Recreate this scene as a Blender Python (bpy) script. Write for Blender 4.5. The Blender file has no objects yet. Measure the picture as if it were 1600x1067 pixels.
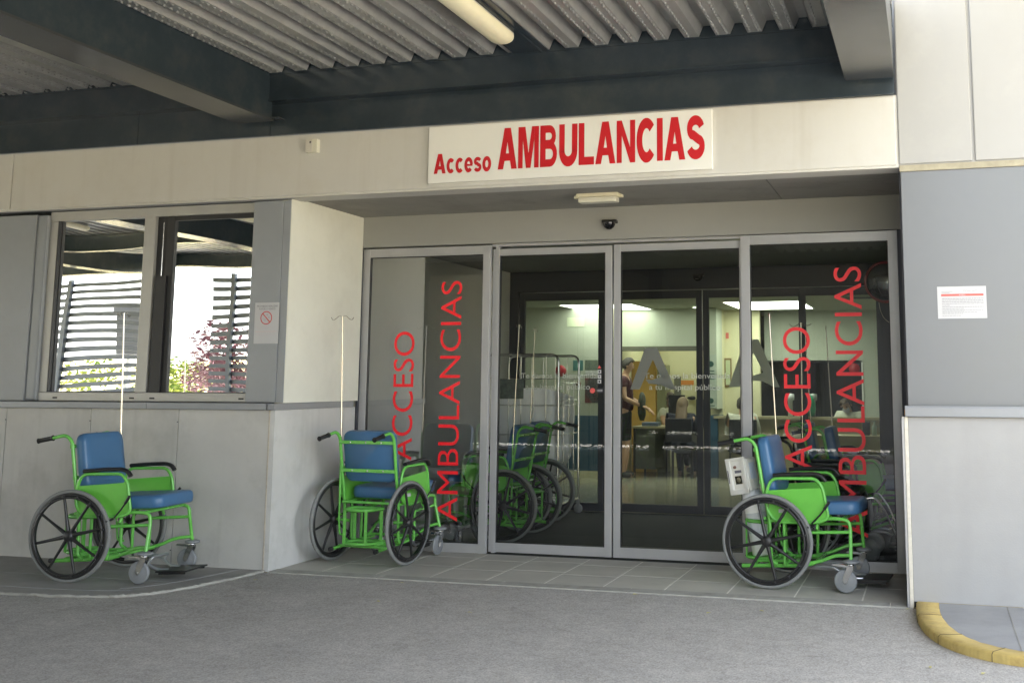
import bpy, bmesh, math, random
from mathutils import Vector, Matrix
random.seed(7)
S = bpy.context.scene
COL = S.collection
R = math.radians
# ------------------------------------------------------------------ helpers
def tag(o, label=None, cat=None, group=None, kind=None):
    if label: o['label'] = label
    if cat: o['category'] = cat
    if group: o['group'] = group
    if kind: o['kind'] = kind
    return o
def empty(name, loc=(0, 0, 0), rz=0, label=None, cat=None, group=None):
    o = bpy.data.objects.new(name, None); COL.objects.link(o)
    o.location = loc; o.rotation_euler = (0, 0, rz); o.empty_display_size = .1
    return tag(o, label, cat, group)
def copy_tree(o, parent=None):
    c = o.copy(); COL.objects.link(c)
    if parent: c.parent = parent
    for ch in [x for x in bpy.data.objects if x.parent == o and x is not c]:
        copy_tree(ch, c)
    return c
class MB:
    def __init__(s): s.v = []; s.f = []; s.m = []; s.sm = []; s.mi = 0; s.smooth = False; s.M = None
    def add(s, vs, fs, sm=None):
        n = len(s.v)
        for v in vs:
            v = Vector(v); s.v.append(s.M @ v if s.M else v)
        for f in fs:
            s.f.append([i + n for i in f]); s.m.append(s.mi); s.sm.append(s.smooth if sm is None else sm)
    def box(s, x0, x1, y0, y1, z0, z1, b=0.0):
        if x1 < x0: x0, x1 = x1, x0
        if y1 < y0: y0, y1 = y1, y0
        if z1 < z0: z0, z1 = z1, z0
        if b <= 0:
            s.add([(x, y, z) for z in (z0, z1) for y in (y0, y1) for x in (x0, x1)],
                  [(0, 2, 3, 1), (4, 5, 7, 6), (0, 1, 5, 4), (2, 6, 7, 3), (0, 4, 6, 2), (1, 3, 7, 5)], False); return
        b = min(b, (x1 - x0) * .45, (y1 - y0) * .45, (z1 - z0) * .45)
        bm = bmesh.new(); bmesh.ops.create_cube(bm, size=1)
        for v in bm.verts:
            v.co = Vector(((x0 + x1) / 2 + v.co.x * (x1 - x0), (y0 + y1) / 2 + v.co.y * (y1 - y0), (z0 + z1) / 2 + v.co.z * (z1 - z0)))
        bmesh.ops.bevel(bm, geom=list(bm.edges), offset=b, segments=2, profile=.6, affect='EDGES')
        bm.verts.index_update()
        s.add([v.co.copy() for v in bm.verts], [[v.index for v in f.verts] for f in bm.faces], False); bm.free()
    def prism(s, pts, axis, a, b):   # polygon in the plane across axis, extruded from a to b
        n = len(pts)
        def P(p, t):
            return {'x': (t, p[0], p[1]), 'y': (p[0], t, p[1]), 'z': (p[0], p[1], t)}[axis]
        s.add([P(p, a) for p in pts] + [P(p, b) for p in pts],
              [list(range(n))[::-1], list(range(n, 2 * n))] + [(i, (i + 1) % n, n + (i + 1) % n, n + i) for i in range(n)])
    def tube(s, pts, r, n=8, closed=False, rr=None, cap=True, flat=1.0, fil=0.0, up=None):
        P = [Vector(p) for p in pts]
        if fil > 0:
            Q = []; m = len(P)
            for i in range(m):
                if not closed and i in (0, m - 1): Q.append(P[i]); continue
                a, b, c = P[i - 1], P[i], P[(i + 1) % m]
                d1 = (a - b); d2 = (c - b); f = min(fil, d1.length * .48, d2.length * .48)
                p1 = b + d1.normalized() * f; p2 = b + d2.normalized() * f
                for k in range(5):
                    t = k / 4; Q.append(p1 * (1 - t) ** 2 + b * 2 * t * (1 - t) + p2 * t * t)
            P = Q
        m = len(P); rad = rr if rr and len(rr) == m else [r] * m
        T = []
        for i in range(m):
            if closed: t = P[(i + 1) % m] - P[i - 1]
            else: t = P[min(i + 1, m - 1)] - P[max(i - 1, 0)]
            T.append(t.normalized() if t.length > 1e-9 else Vector((0, 0, 1)))
        ref = Vector(up) if up else (Vector((0, 0, 1)) if abs(T[0].z) < .9 else Vector((0, 1, 0)))
        N = (ref - T[0] * ref.dot(T[0])).normalized(); vs = []
        for i in range(m):
            N = (N - T[i] * N.dot(T[i]))
            N = N.normalized() if N.length > 1e-6 else T[i].orthogonal().normalized()
            B = T[i].cross(N)
            for k in range(n):
                a = 2 * math.pi * k / n
                vs.append(P[i] + (N * math.cos(a) * flat + B * math.sin(a)) * rad[i])
        fs = []
        for i in range(m if closed else m - 1):
            j = (i + 1) % m
            for k in range(n):
                l = (k + 1) % n; fs.append((i * n + k, i * n + l, j * n + l, j * n + k))
        s.add(vs, fs, True)
        if cap and not closed:
            s.add(vs[:n], [list(range(n))[::-1]], False); s.add(vs[-n:], [list(range(n))], False)
    def lathe(s, prof, c=(0, 0, 0), axis='z', n=20, ax=None):
        c = Vector(c); A = Vector(ax).normalized() if ax else Vector({'x': (1, 0, 0), 'y': (0, 1, 0), 'z': (0, 0, 1)}[axis])
        N = A.orthogonal().normalized(); B = A.cross(N); vs = []
        for (r, h) in prof:
            for k in range(n):
                a = 2 * math.pi * k / n; vs.append(c + A * h + (N * math.cos(a) + B * math.sin(a)) * max(r, 1e-5))
        fs = [(i * n + k, i * n + (k + 1) % n, (i + 1) * n + (k + 1) % n, (i + 1) * n + k) for i in range(len(prof) - 1) for k in range(n)]
        s.add(vs, fs, True)
    def build(s, name, mats, parent=None, bev=0):
        me = bpy.data.meshes.new(name); me.from_pydata([tuple(v) for v in s.v], [], s.f)
        if not isinstance(mats, (list, tuple)): mats = [mats]
        for m in mats: me.materials.append(m)
        me.polygons.foreach_set('material_index', s.m); me.polygons.foreach_set('use_smooth', s.sm)
        bm = bmesh.new(); bm.from_mesh(me); bmesh.ops.recalc_face_normals(bm, faces=bm.faces); bm.to_mesh(me); bm.free()
        me.update()
        o = bpy.data.objects.new(name, me); COL.objects.link(o)
        if parent: o.parent = parent
        if bev:
            md = o.modifiers.new('bevel', 'BEVEL'); md.width = bev; md.segments = 2; md.limit_method = 'ANGLE'
        return o
def bx(name, mat, parent, *a, b=0.0):
    m = MB(); m.box(*a, b=b); return m.build(name, mat, parent)
# ------------------------------------------------------------------ materials
MATS = {}
def mat(name, col, rough=.6, metal=0, var=0.0, scale=4, bump=0.0, bscale=60, streak=False, spec=None, stain=None, stamt=.0, stscale=1.2, alpha=None, spread=None):
    m = bpy.data.materials.new(name); m.use_nodes = True; nt = m.node_tree; b = nt.nodes['Principled BSDF']
    N = nt.nodes.new; L = nt.links.new
    b.inputs['Base Color'].default_value = (*col, 1); b.inputs['Roughness'].default_value = rough; b.inputs['Metallic'].default_value = metal
    if spec is not None: b.inputs['Specular IOR Level'].default_value = spec
    if var or bump or stain:
        g = N('ShaderNodeNewGeometry'); mp = N('ShaderNodeMapping'); L(g.outputs['Position'], mp.inputs[0])
        if streak: mp.inputs['Scale'].default_value = (1, 1, .12)
        n1 = N('ShaderNodeTexNoise'); n1.inputs['Scale'].default_value = scale; n1.inputs['Detail'].default_value = 8; n1.inputs['Roughness'].default_value = .65
        L(mp.outputs[0], n1.inputs['Vector'])
        cr = N('ShaderNodeMapRange'); cr.inputs['From Min'].default_value = .3; cr.inputs['From Max'].default_value = .7
        cr.inputs['To Min'].default_value = 1 - var; cr.inputs['To Max'].default_value = 1 + var; L(n1.outputs[0], cr.inputs[0])
        mx = N('ShaderNodeVectorMath'); mx.operation = 'SCALE'; mx.inputs[0].default_value = col; L(cr.outputs[0], mx.inputs['Scale'])
        out = mx.outputs[0]
        if stain:
            n3 = N('ShaderNodeTexNoise'); n3.inputs['Scale'].default_value = stscale; n3.inputs['Detail'].default_value = 10; n3.inputs['Roughness'].default_value = .7
            L(g.outputs['Position'], n3.inputs['Vector'])
            r3 = N('ShaderNodeMapRange'); r3.inputs['From Min'].default_value = .5; r3.inputs['From Max'].default_value = .68; r3.inputs['To Max'].default_value = stamt; L(n3.outputs[0], r3.inputs[0])
            mm = N('ShaderNodeMix'); mm.data_type = 'RGBA'; mm.inputs['B'].default_value = (*stain, 1); L(r3.outputs[0], mm.inputs['Factor']); L(out, mm.inputs['A']); out = mm.outputs['Result']
        L(out, b.inputs['Base Color'])
        rr = N('ShaderNodeMapRange'); rr.inputs['To Min'].default_value = max(.02, rough - .1); rr.inputs['To Max'].default_value = min(1, rough + .1); L(n1.outputs[0], rr.inputs[0]); L(rr.outputs[0], b.inputs['Roughness'])
        if bump:
            n2 = N('ShaderNodeTexNoise'); n2.inputs['Scale'].default_value = bscale; n2.inputs['Detail'].default_value = 6; L(g.outputs['Position'], n2.inputs['Vector'])
            bp = N('ShaderNodeBump'); bp.inputs['Strength'].default_value = bump; bp.inputs['Distance'].default_value = .01; L(n2.outputs[0], bp.inputs['Height']); L(bp.outputs[0], b.inputs['Normal'])
    MATS[name] = m; return m
def emit(name, col, st):
    m = bpy.data.materials.new(name); m.use_nodes = True; nt = m.node_tree
    for n in list(nt.nodes):
        if n.type == 'BSDF_PRINCIPLED': nt.nodes.remove(n)
    e = nt.nodes.new('ShaderNodeEmission'); e.inputs[0].default_value = (*col, 1); e.inputs[1].default_value = st
    nt.links.new(e.outputs[0], nt.nodes['Material Output'].inputs[0]); return m
def glass(name, tint, ior=1.5, rough=.0, wob=0.0, base=0.0, wscale=1.5):   # thin architectural pane
    m = bpy.data.materials.new(name); m.use_nodes = True; nt = m.node_tree; N = nt.nodes.new; L = nt.links.new
    for n in list(nt.nodes):
        if n.type == 'BSDF_PRINCIPLED': nt.nodes.remove(n)
    t = N('ShaderNodeBsdfTransparent'); t.inputs[0].default_value = (*tint, 1)
    g = N('ShaderNodeBsdfGlossy'); g.inputs['Roughness'].default_value = rough; g.inputs[0].default_value = (.95, .97, 1, 1)
    f = N('ShaderNodeFresnel'); f.inputs[0].default_value = ior
    a = N('ShaderNodeMath'); a.operation = 'ADD'; a.use_clamp = True; a.inputs[1].default_value = base; L(f.outputs[0], a.inputs[0])
    x = N('ShaderNodeMixShader'); L(a.outputs[0], x.inputs[0]); L(t.outputs[0], x.inputs[1]); L(g.outputs[0], x.inputs[2])
    if wob:
        ge = N('ShaderNodeNewGeometry'); n2 = N('ShaderNodeTexNoise'); n2.inputs['Scale'].default_value = wscale; n2.inputs['Detail'].default_value = 0; L(ge.outputs['Position'], n2.inputs['Vector'])
        bp = N('ShaderNodeBump'); bp.inputs['Strength'].default_value = 1; bp.inputs['Distance'].default_value = wob; L(n2.outputs[0], bp.inputs['Height']); L(bp.outputs[0], g.inputs['Normal'])
    L(x.outputs[0], nt.nodes['Material Output'].inputs[0]); return m
fascia_m = mat('painted_panel', (.53, .518, .485), .55, var=.03, scale=2, bump=.04, bscale=25, streak=True, stain=(.42, .38, .31), stamt=.22, stscale=2.2)
tower_m = mat('white_panel_dimmed', (.34, .337, .33), .5, var=.02, scale=2, bump=.03, bscale=25, stain=(.5, .49, .46), stamt=.2)  # white panel, base colour darkened to offset the strong sky light on the right
cream_m = mat('cream_plaster', (.70, .695, .62), .8, var=.04, scale=3, bump=.12, bscale=40, stain=(.5, .48, .4), stamt=.25, stscale=2)
clad_m = mat('fibre_cement', (.54, .535, .52), .75, var=.07, scale=2.4, bump=.08, bscale=90, stain=(.33, .325, .30), stamt=.55, stscale=1.5)
cladr_m = mat('fibre_cement_dimmed', (.345, .34, .335), .75, var=.05, scale=2.4, bump=.08, bscale=90, stain=(.31, .30, .29), stamt=.5, stscale=1.5)  # right-hand copy of the cladding, darkened against the stronger light there
clad_dirty_m = mat('fibre_cement_dusty', (.50, .49, .465), .8, var=.07, scale=2.4, bump=.08, bscale=90, stain=(.33, .32, .30), stamt=.6, stscale=1.3)
greyr_m = mat('grey_lacquered_panel_dimmed', (.15, .158, .172), .32, var=.04, scale=2, stain=(.15, .16, .165), stamt=.5, stscale=.8)  # right-hand copy of the grey panel, colour lowered to balance its brighter lighting
greyp_m = mat('grey_lacquered_panel', (.26, .275, .295), .32, var=.04, scale=2, stain=(.2, .21, .22), stamt=.3)
ledge_m = mat('ledge_aluminium', (.23, .24, .26), .4, .3, var=.06, scale=6)
soffit_m = mat('soffit_board', (.27, .26, .235), .85, var=.10, scale=2.5, bump=.1, stain=(.17, .16, .145), stamt=.6, stscale=2)
soffitlip_m = mat('soffit_lip', (.36, .35, .32), .7, var=.08, scale=3)
lintel_m = mat('lintel_render', (.29, .288, .27), .8, var=.04, scale=2, bump=.08, bscale=70)
alu_m = mat('anodised_aluminium', (.43, .43, .44), .38, .35, var=.05, scale=5)
alul_m = mat('window_aluminium', (.36, .355, .34), .4, .35, var=.06, scale=5)
gasket_m = mat('black_gasket', (.012, .012, .014), .5)
steel_m = mat('painted_beam', (.031, .043, .054), .22, .2, var=.2, scale=3, bump=.008, bscale=18, stain=(.06, .062, .06), stamt=.45, stscale=3)
beamu_m = mat('painted_beam_flange', (.055, .06, .065), .22, .3, var=.12, scale=2, bump=.012, bscale=6, stain=(.08, .08, .075), stamt=.3, stscale=3)
deck_m = mat('galvanised_decking', (.38, .38, .365), .36, .5, var=.14, scale=5, bump=.05, bscale=40, stain=(.3, .3, .28), stamt=.4, stscale=4)
asph_m = mat('asphalt', (.41, .39, .36), .92, var=.09, scale=3, bump=.22, bscale=330, spec=.12, stain=(.29, .275, .25), stamt=.6, stscale=.8)
tile_m = mat('stoneware_tiles', (.46, .44, .39), .6, var=.10, scale=2.5, bump=.08, bscale=60, stain=(.35, .335, .30), stamt=.5, stscale=2)
grout_m = mat('grout', (.80, .78, .70), .9, var=.12, scale=20)
kerbs_m = mat('kerb_strip', (.36, .35, .315), .85, var=.16, scale=9, bump=.3, bscale=60, stain=(.22, .21, .19), stamt=.6, stscale=7)
pave_m = mat('pavement_concrete', (.30, .30, .30), .8, var=.1, scale=4, bump=.2, bscale=100, stain=(.2, .2, .2), stamt=.4)
pavel_m = mat('pavement_left', (.27, .26, .24), .85, var=.14, scale=4, bump=.25, bscale=80, stain=(.19, .18, .165), stamt=.5)
yellow_m = mat('yellow_kerb_paint', (.50, .37, .12), .6, var=.14, scale=7, bump=.5, bscale=30, stain=(.32, .21, .06), stamt=.75, stscale=8)
green_m = mat('green_enamel', (.15, .50, .09), .25, var=.04, scale=30)
greend_m = mat('green_side_panel', (.14, .49, .065), .33, var=.04, scale=12)
blue_m = mat('blue_vinyl', (.055, .145, .285), .38, var=.05, scale=6, bump=.05, bscale=70)
black_m = mat('black_plastic', (.015, .015, .016), .4)
rub_m = mat('grey_rubber', (.19, .195, .19), .7, var=.1, scale=20)
castgrey_m = mat('grey_plastic', (.22, .23, .24), .5)
chrome_m = mat('chrome', (.72, .72, .72), .18, 1)
silver_m = mat('silver_tube', (.5, .52, .55), .3, .8)
stain_m = mat('stainless_tube', (.62, .58, .52), .2, 1)
white_m = mat('white_enamel', (.88, .88, .87), .3)
paper_m = mat('paper', (.50, .50, .515), .6)
red_m = mat('red_vinyl', (.52, .010, .018), .45)
redg_m = mat('red_glass_film', (.85, .02, .03), .5)
dark_m = mat('dark_print', (.05, .05, .06), .6)
greyt_m = mat('grey_print', (.13, .13, .16), .6)
orange_m = mat('orange_block', (.6, .22, .04), .6)
lampc_m = mat('lamp_diffuser', (.80, .74, .52), .4, var=.04, scale=10)
sky_glass = glass('door_glass', (.91, .93, .91), 1.5, base=.025)
fix_glass = glass('side_panel_glass', (.93, .94, .93), 1.5, base=.22)
in_glass = glass('inner_door_glass', (.80, .84, .77), 1.5, base=.01)
clear_glass = glass('clear_plastic', (.93, .95, .95), 1.45)
mirror_m = glass('reflective_window', (.03, .035, .04), 1.5, base=.86, wob=.005, wscale=1.1)
text_film_m = mat('white_film', (.62, .63, .60), .6)
film_m = mat('frosted_film', (.42, .43, .40), .7)
_n = film_m.node_tree; _t = _n.nodes.new('ShaderNodeBsdfTranslucent'); _t.inputs[0].default_value = (.6, .62, .56, 1); _a = _n.nodes.new('ShaderNodeMixShader'); _a.inputs[0].default_value = .7
for _f in (text_film_m,):
    _m = _f.node_tree; _u = _m.nodes.new('ShaderNodeBsdfTranslucent'); _u.inputs[0].default_value = (.6, .62, .56, 1); _b = _m.nodes.new('ShaderNodeMixShader'); _b.inputs[0].default_value = .45
    _m.links.new(_m.nodes['Principled BSDF'].outputs[0], _b.inputs[1]); _m.links.new(_u.outputs[0], _b.inputs[2]); _m.links.new(_b.outputs[0], _m.nodes['Material Output'].inputs[0])
_n.links.new(_n.nodes['Principled BSDF'].outputs[0], _a.inputs[1]); _n.links.new(_t.outputs[0], _a.inputs[2]); _n.links.new(_a.outputs[0], _n.nodes['Material Output'].inputs[0])
lwall_m = mat('lobby_wall', (.45, .48, .41), .7, var=.03)
lwallw_m = mat('lobby_wall_warm', (.62, .59, .40), .7, var=.03)
wains_m = mat('blue_wainscot', (.025, .085, .15), .45)
lceil_m = mat('lobby_ceiling', (.36, .38, .32), .85, var=.03)
lfloor_m = mat('lobby_terrazzo', (.30, .29, .22), .16, var=.12, scale=6)
mat_m = mat('entrance_mat', (.035, .037, .038), .95, var=.2, scale=30, bump=.5, bscale=200)
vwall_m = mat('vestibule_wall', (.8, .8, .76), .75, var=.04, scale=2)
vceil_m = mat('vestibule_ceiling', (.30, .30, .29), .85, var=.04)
dframe_m = mat('dark_door_frame', (.035, .038, .05), .4, .2)
ochre_m = mat('ochre_door', (.55, .34, .09), .6, var=.05)
desk_m = mat('beige_laminate', (.36, .32, .21), .5, var=.05)
skin_m = mat('skin', (.50, .30, .20), .5)
def streaks(m, amt, dark, sx=9.0):
    nt = m.node_tree; N = nt.nodes.new; L = nt.links.new; b = nt.nodes['Principled BSDF']; src = b.inputs['Base Color'].links[0].from_socket
    g = N('ShaderNodeNewGeometry'); mp = N('ShaderNodeMapping'); mp.inputs['Scale'].default_value = (sx, sx, .55); L(g.outputs['Position'], mp.inputs[0]); n = N('ShaderNodeTexNoise'); n.inputs['Scale'].default_value = 1; n.inputs['Detail'].default_value = 5; L(mp.outputs[0], n.inputs['Vector'])
    r = N('ShaderNodeMapRange'); r.inputs['From Min'].default_value = .55; r.inputs['From Max'].default_value = .75; r.inputs['To Max'].default_value = amt; L(n.outputs[0], r.inputs[0])
    x = N('ShaderNodeMix'); x.data_type = 'RGBA'; x.inputs['B'].default_value = (*dark, 1); L(r.outputs[0], x.inputs['Factor']); L(src, x.inputs['A']); L(x.outputs['Result'], b.inputs['Base Color'])
streaks(fascia_m, .22, (.36, .33, .28)); streaks(clad_dirty_m, .30, (.30, .29, .27)); streaks(clad_m, .25, (.33, .32, .30)); streaks(cladr_m, .16, (.27, .265, .26), 5); streaks(tower_m, .12, (.28, .28, .27), 6); streaks(yellow_m, .4, (.22, .17, .07), 14)
# ------------------------------------------------------------------ world, sun, camera
w = bpy.data.worlds.new('World'); S.world = w; w.use_nodes = True; nt = w.node_tree
sk = nt.nodes.new('ShaderNodeTexSky'); sk.sky_type = 'NISHITA'; sk.sun_disc = False
SUN_EL, SUN_AZ = 55, 6          # azimuth from +Y towards +X
sk.sun_elevation = R(SUN_EL); sk.sun_rotation = R(SUN_AZ); sk.air_density = 1.2; sk.dust_density = 2.5
bg = nt.nodes['Background']; hsv = nt.nodes.new('ShaderNodeHueSaturation'); hsv.inputs['Saturation'].default_value = .42; nt.links.new(sk.outputs[0], hsv.inputs['Color'])
nt.links.new(hsv.outputs[0], bg.inputs[0]); bg.inputs[1].default_value = .15
sl = bpy.data.lights.new('sun', 'SUN'); sl.energy = 5.0; sl.angle = R(.5); sl.color = (1, .95, .87)
so = bpy.data.objects.new('sun', sl); COL.objects.link(so)
a, e = R(SUN_AZ), R(SUN_EL)
so.rotation_euler = (-Vector((math.sin(a) * math.cos(e), math.cos(a) * math.cos(e), math.sin(e)))).to_track_quat('-Z', 'Y').to_euler()
S.view_settings.view_transform = 'Standard'; S.view_settings.look = 'None'; S.view_settings.gamma = 1
S.view_settings.exposure = 3.3
cam = bpy.data.cameras.new('camera'); co = bpy.data.objects.new('camera', cam); COL.objects.link(co); S.camera = co
F_, PX, PY = 1703.869, 967.616, 364.557
cam.sensor_width = 36; cam.lens = F_ * 36 / 1600; cam.shift_x = (800 - PX) / 1600; cam.shift_y = (PY - 533.5) / 1600
cam.clip_end = 1500; cam.clip_start = .05
ya, pi_, ro = R(15.785), R(7.732), R(.112)
Fv = Vector((-math.sin(ya) * math.cos(pi_), math.cos(ya) * math.cos(pi_), math.sin(pi_)))
Rv = Vector((math.cos(ya), math.sin(ya), 0)); Uv = Rv.cross(Fv)
R2 = Rv * math.cos(ro) + Uv * math.sin(ro); U2 = -Rv * math.sin(ro) + Uv * math.cos(ro)
co.matrix_world = Matrix(((R2.x, U2.x, -Fv.x, .149), (R2.y, U2.y, -Fv.y, -7.29), (R2.z, U2.z, -Fv.z, 1.40), (0, 0, 0, 1)))
S.cycles.max_bounces = 10; S.cycles.transparent_max_bounces = 16; S.cycles.diffuse_bounces = 5; S.cycles.glossy_bounces = 5
S.cycles.caustics_reflective = False; S.cycles.caustics_refractive = False; S.cycles.sample_clamp_indirect = 6
# ------------------------------------------------------------------ text
def text_mesh(body, mat_, parent, x, y, z, size, sx=1.0, off=0.0, rot90=False, name='lettering', depth=.0008, align='LEFT', spacing=1.0, face=-1, width=None):
    c = bpy.data.curves.new('t', 'FONT'); c.body = body; c.offset = off; c.size = 1; c.align_x = align; c.space_character = spacing; c.resolution_u = 6
    o = bpy.data.objects.new('t', c); COL.objects.link(o)
    dg = bpy.context.evaluated_depsgraph_get(); me = bpy.data.meshes.new_from_object(o.evaluated_get(dg))
    bpy.data.objects.remove(o)
    if len(me.vertices) == 0: return None
    xs = [v.co.x for v in me.vertices]
    if width: sx = width / (max(xs) - min(xs)) / size
    for v in me.vertices:
        u, t = v.co.x * size * sx, v.co.y * size
        if rot90: u, t = -t, u
        v.co = (x + u, y, z + t)
    me.materials.clear(); me.materials.append(mat_)
    n = bpy.data.objects.new(name, me); COL.objects.link(n)
    if parent: n.parent = parent
    return n
# bold narrow capitals for the big sign: drawn as strokes, height 1
def ribbon(path, t, closed=False):
    P = [Vector((p[0], p[1], 0)) for p in path]; n = len(P); out = []
    for i in range(n):
        a = P[i - 1] if (i > 0 or closed) else P[i]; b = P[(i + 1) % n] if (i < n - 1 or closed) else P[i]
        d = (b - a).normalized(); nn = Vector((-d.y, d.x, 0)); out.append((P[i] + nn * t / 2, P[i] - nn * t / 2))
    return out
def arc(cx, cy, rx, ry, a0, a1, n=14):
    return [(cx + rx * math.cos(R(a0 + (a1 - a0) * i / n)), cy + ry * math.sin(R(a0 + (a1 - a0) * i / n))) for i in range(n + 1)]
def glyph(ch):
    t = .2   # stroke
    P = []; Q = []   # P: polygons, Q: (path, closed)
    if ch == 'A':
        w = .88; P = [[(0, 0), (.25, 0), (.315, .20), (.37, .38), (.44, .66), (.44, 1), (.295, 1)], [(w, 0), (w - .25, 0), (w - .315, .20), (w - .37, .38), (.44, .66), (.44, 1), (w - .295, 1)], [(.312, .20), (w - .312, .20), (w - .366, .38), (.366, .38)]]
    elif ch == 'M':
        w = .94; P = [[(0, 0), (.21, 0), (.21, 1), (0, 1)], [(w - .21, 0), (w, 0), (w, 1), (w - .21, 1)], [(.21, 1), (.32, 1), (.47, .36), (.47, 0), (.365, 0), (.21, .68)], [(w - .21, 1), (w - .32, 1), (.47, .36), (.47, 0), (w - .365, 0), (w - .21, .68)]]
    elif ch == 'B':
        w = .80; P = [[(0, 0), (.25, 0), (.25, 1), (0, 1)]]
        Q = [([(.25, .91)] + arc(.42, .735, .20, .175, 90, -90, 12) + [(.25, .56)], 0, .18), ([(.25, .09)] + arc(.44, .305, .235, .215, -90, 90, 12) + [(.25, .52)], 0, .18), ([(.555, .65), (.60, .75)], 0, .06)]
    elif ch == 'U':
        w = .82; Q = [([(.125, 1), (.125, .34)] + arc(.41, .36, .285, .255, 180, 360, 16) + [(.695, .34), (.695, 1)], 0, .245)]
    elif ch == 'L':
        w = .68; P = [[(0, 0), (.25, 0), (.25, 1), (0, 1)], [(.25, 0), (w, 0), (w, .19), (.25, .19)]]
    elif ch == 'N':
        w = .80; P = [[(0, 0), (.22, 0), (.22, 1), (0, 1)], [(w - .22, 0), (w, 0), (w, 1), (w - .22, 1)], [(.22, 1), (w - .22, .36), (w - .22, 0), (.22, .64)]]
    elif ch == 'C':
        w = .82; Q = [(arc(.43, .5, .305, .405, 42, 318, 26), 0, .245)]
    elif ch == 'I':
        w = .26; P = [[(0, 0), (.25, 0), (.25, 1), (0, 1)]]
    elif ch == 'S':
        w = .78; Q = [(arc(.385, .705, .25, .195, 12, 222, 16) + [(.30, .55), (.48, .46)] + arc(.385, .295, .265, .195, 40, -164, 16), 0, .225)]
    elif ch == 'c':
        w = .58; Q = [(arc(.30, .37, .205, .285, 45, 315, 20), 0, .205)]
    elif ch == 'e':
        w = .60; Q = [(arc(.30, .37, .21, .285, 0, 318, 24), 0, .20)]; P = [[(.17, .31), (.585, .31), (.585, .37), (.17, .43)]]
    elif ch == 's':
        w = .56; Q = [(arc(.28, .52, .18, .135, 18, 225, 12) + [(.24, .42), (.34, .34)] + arc(.28, .225, .19, .145, 45, -160, 12), 0, .18)]
    elif ch == 'o':
        w = .62; Q = [(arc(.31, .37, .215, .285, 0, 345, 24), 1, .205)]
    return w, P, Q
def bold_word(m, word, x0, z0, H, W, y, gap=.06):
    gl = [glyph(c) for c in word]; tot = sum(g[0] for g in gl) + gap * (len(gl) - 1); sx = W / tot; x = x0; lay = 0
    for w_, P, Q in gl:
        def T(p, l): return (x + p[0] * sx, y - l * .0004, z0 + p[1] * H)
        l = 0
        for p in P:
            m.add([T(q, l) for q in p], [list(range(len(p)))], False); l += 1
        for path, cl, t in Q:
            rb = ribbon(path, t, bool(cl)); n = len(rb); vs = [T(q, l) for ab in rb for q in ab]
            m.add(vs, [(2 * i, 2 * i + 1, 2 * ((i + 1) % n) + 1, 2 * ((i + 1) % n)) for i in range(n if cl else n - 1)], False); l += 1
        x += (w_ + gap) * sx
# ------------------------------------------------------------------ ground
m = MB(); m.add([(-300, -300, 0), (300, -300, 0), (300, 300, 0), (-300, 300, 0)], [(0, 1, 2, 3)])
# far verge: greenish earth, road sheet above
earth_m = mat('dry_grass_earth', (.36, .30, .15), .95, var=.35, scale=1.5, stain=(.17, .22, .06), stamt=.9, stscale=.6)
m = MB(); m.add([(-400, -400, -.02), (400, -400, -.02), (400, 400, -.02), (-400, 400, -.02)], [(0, 1, 2, 3)]); tag(m.build('ground', earth_m), kind='structure')
# asphalt with real surface roughness: sheet covering the yard
m = MB(); m.add([(-34, -17, 0), (16, -17, 0), (16, 0, 0), (-34, 0, 0)], [(0, 1, 2, 3)])
road = tag(m.build('road', asph_m), kind='structure')
nt = asph_m.node_tree; N = nt.nodes.new; L = nt.links.new; b = nt.nodes['Principled BSDF']
g = N('ShaderNodeNewGeometry'); v1 = N('ShaderNodeTexVoronoi'); v1.inputs['Scale'].default_value = 130; L(g.outputs['Position'], v1.inputs['Vector'])
hs = N('ShaderNodeMapRange'); hs.inputs['To Min'].default_value = .72; hs.inputs['To Max'].default_value = 1.3; L(v1.outputs['Color'], hs.inputs[0])
sc = N('ShaderNodeVectorMath'); sc.operation = 'SCALE'; src = b.inputs['Base Color'].links[0].from_socket; L(src, sc.inputs[0]); L(hs.outputs[0], sc.inputs['Scale']); n5 = N('ShaderNodeTexNoise'); n5.inputs['Scale'].default_value = 14; n5.inputs['Detail'].default_value = 6; L(g.outputs['Position'], n5.inputs['Vector'])
r5 = N('ShaderNodeMapRange'); r5.inputs['From Min'].default_value = .35; r5.inputs['From Max'].default_value = .7; r5.inputs['To Min'].default_value = .94; r5.inputs['To Max'].default_value = 1.06; L(n5.outputs[0], r5.inputs[0])
v6 = N('ShaderNodeTexVoronoi'); v6.feature = 'DISTANCE_TO_EDGE'; v6.inputs['Scale'].default_value = .55; nz = N('ShaderNodeTexNoise'); nz.inputs['Scale'].default_value = 2.2; nz.inputs['Detail'].default_value = 8; L(g.outputs['Position'], nz.inputs['Vector'])
mxv = N('ShaderNodeMix'); mxv.data_type = 'VECTOR'; mxv.inputs['Factor'].default_value = .35; L(g.outputs['Position'], mxv.inputs['A']); L(nz.outputs['Color'], mxv.inputs['B']); L(mxv.outputs['Result'], v6.inputs['Vector'])
r6 = N('ShaderNodeMapRange'); r6.inputs['From Max'].default_value = .0035; r6.inputs['To Min'].default_value = .86; r6.inputs['To Max'].default_value = 1; L(v6.outputs['Distance'], r6.inputs[0])
v7 = N('ShaderNodeTexVoronoi'); v7.inputs['Scale'].default_value = 2.6; v7.inputs['Randomness'].default_value = 1; L(g.outputs['Position'], v7.inputs['Vector'])
r7 = N('ShaderNodeMapRange'); r7.inputs['From Min'].default_value = .03; r7.inputs['From Max'].default_value = .09; r7.inputs['To Min'].default_value = .88; r7.inputs['To Max'].default_value = 1; L(v7.outputs['Distance'], r7.inputs[0])
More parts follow.
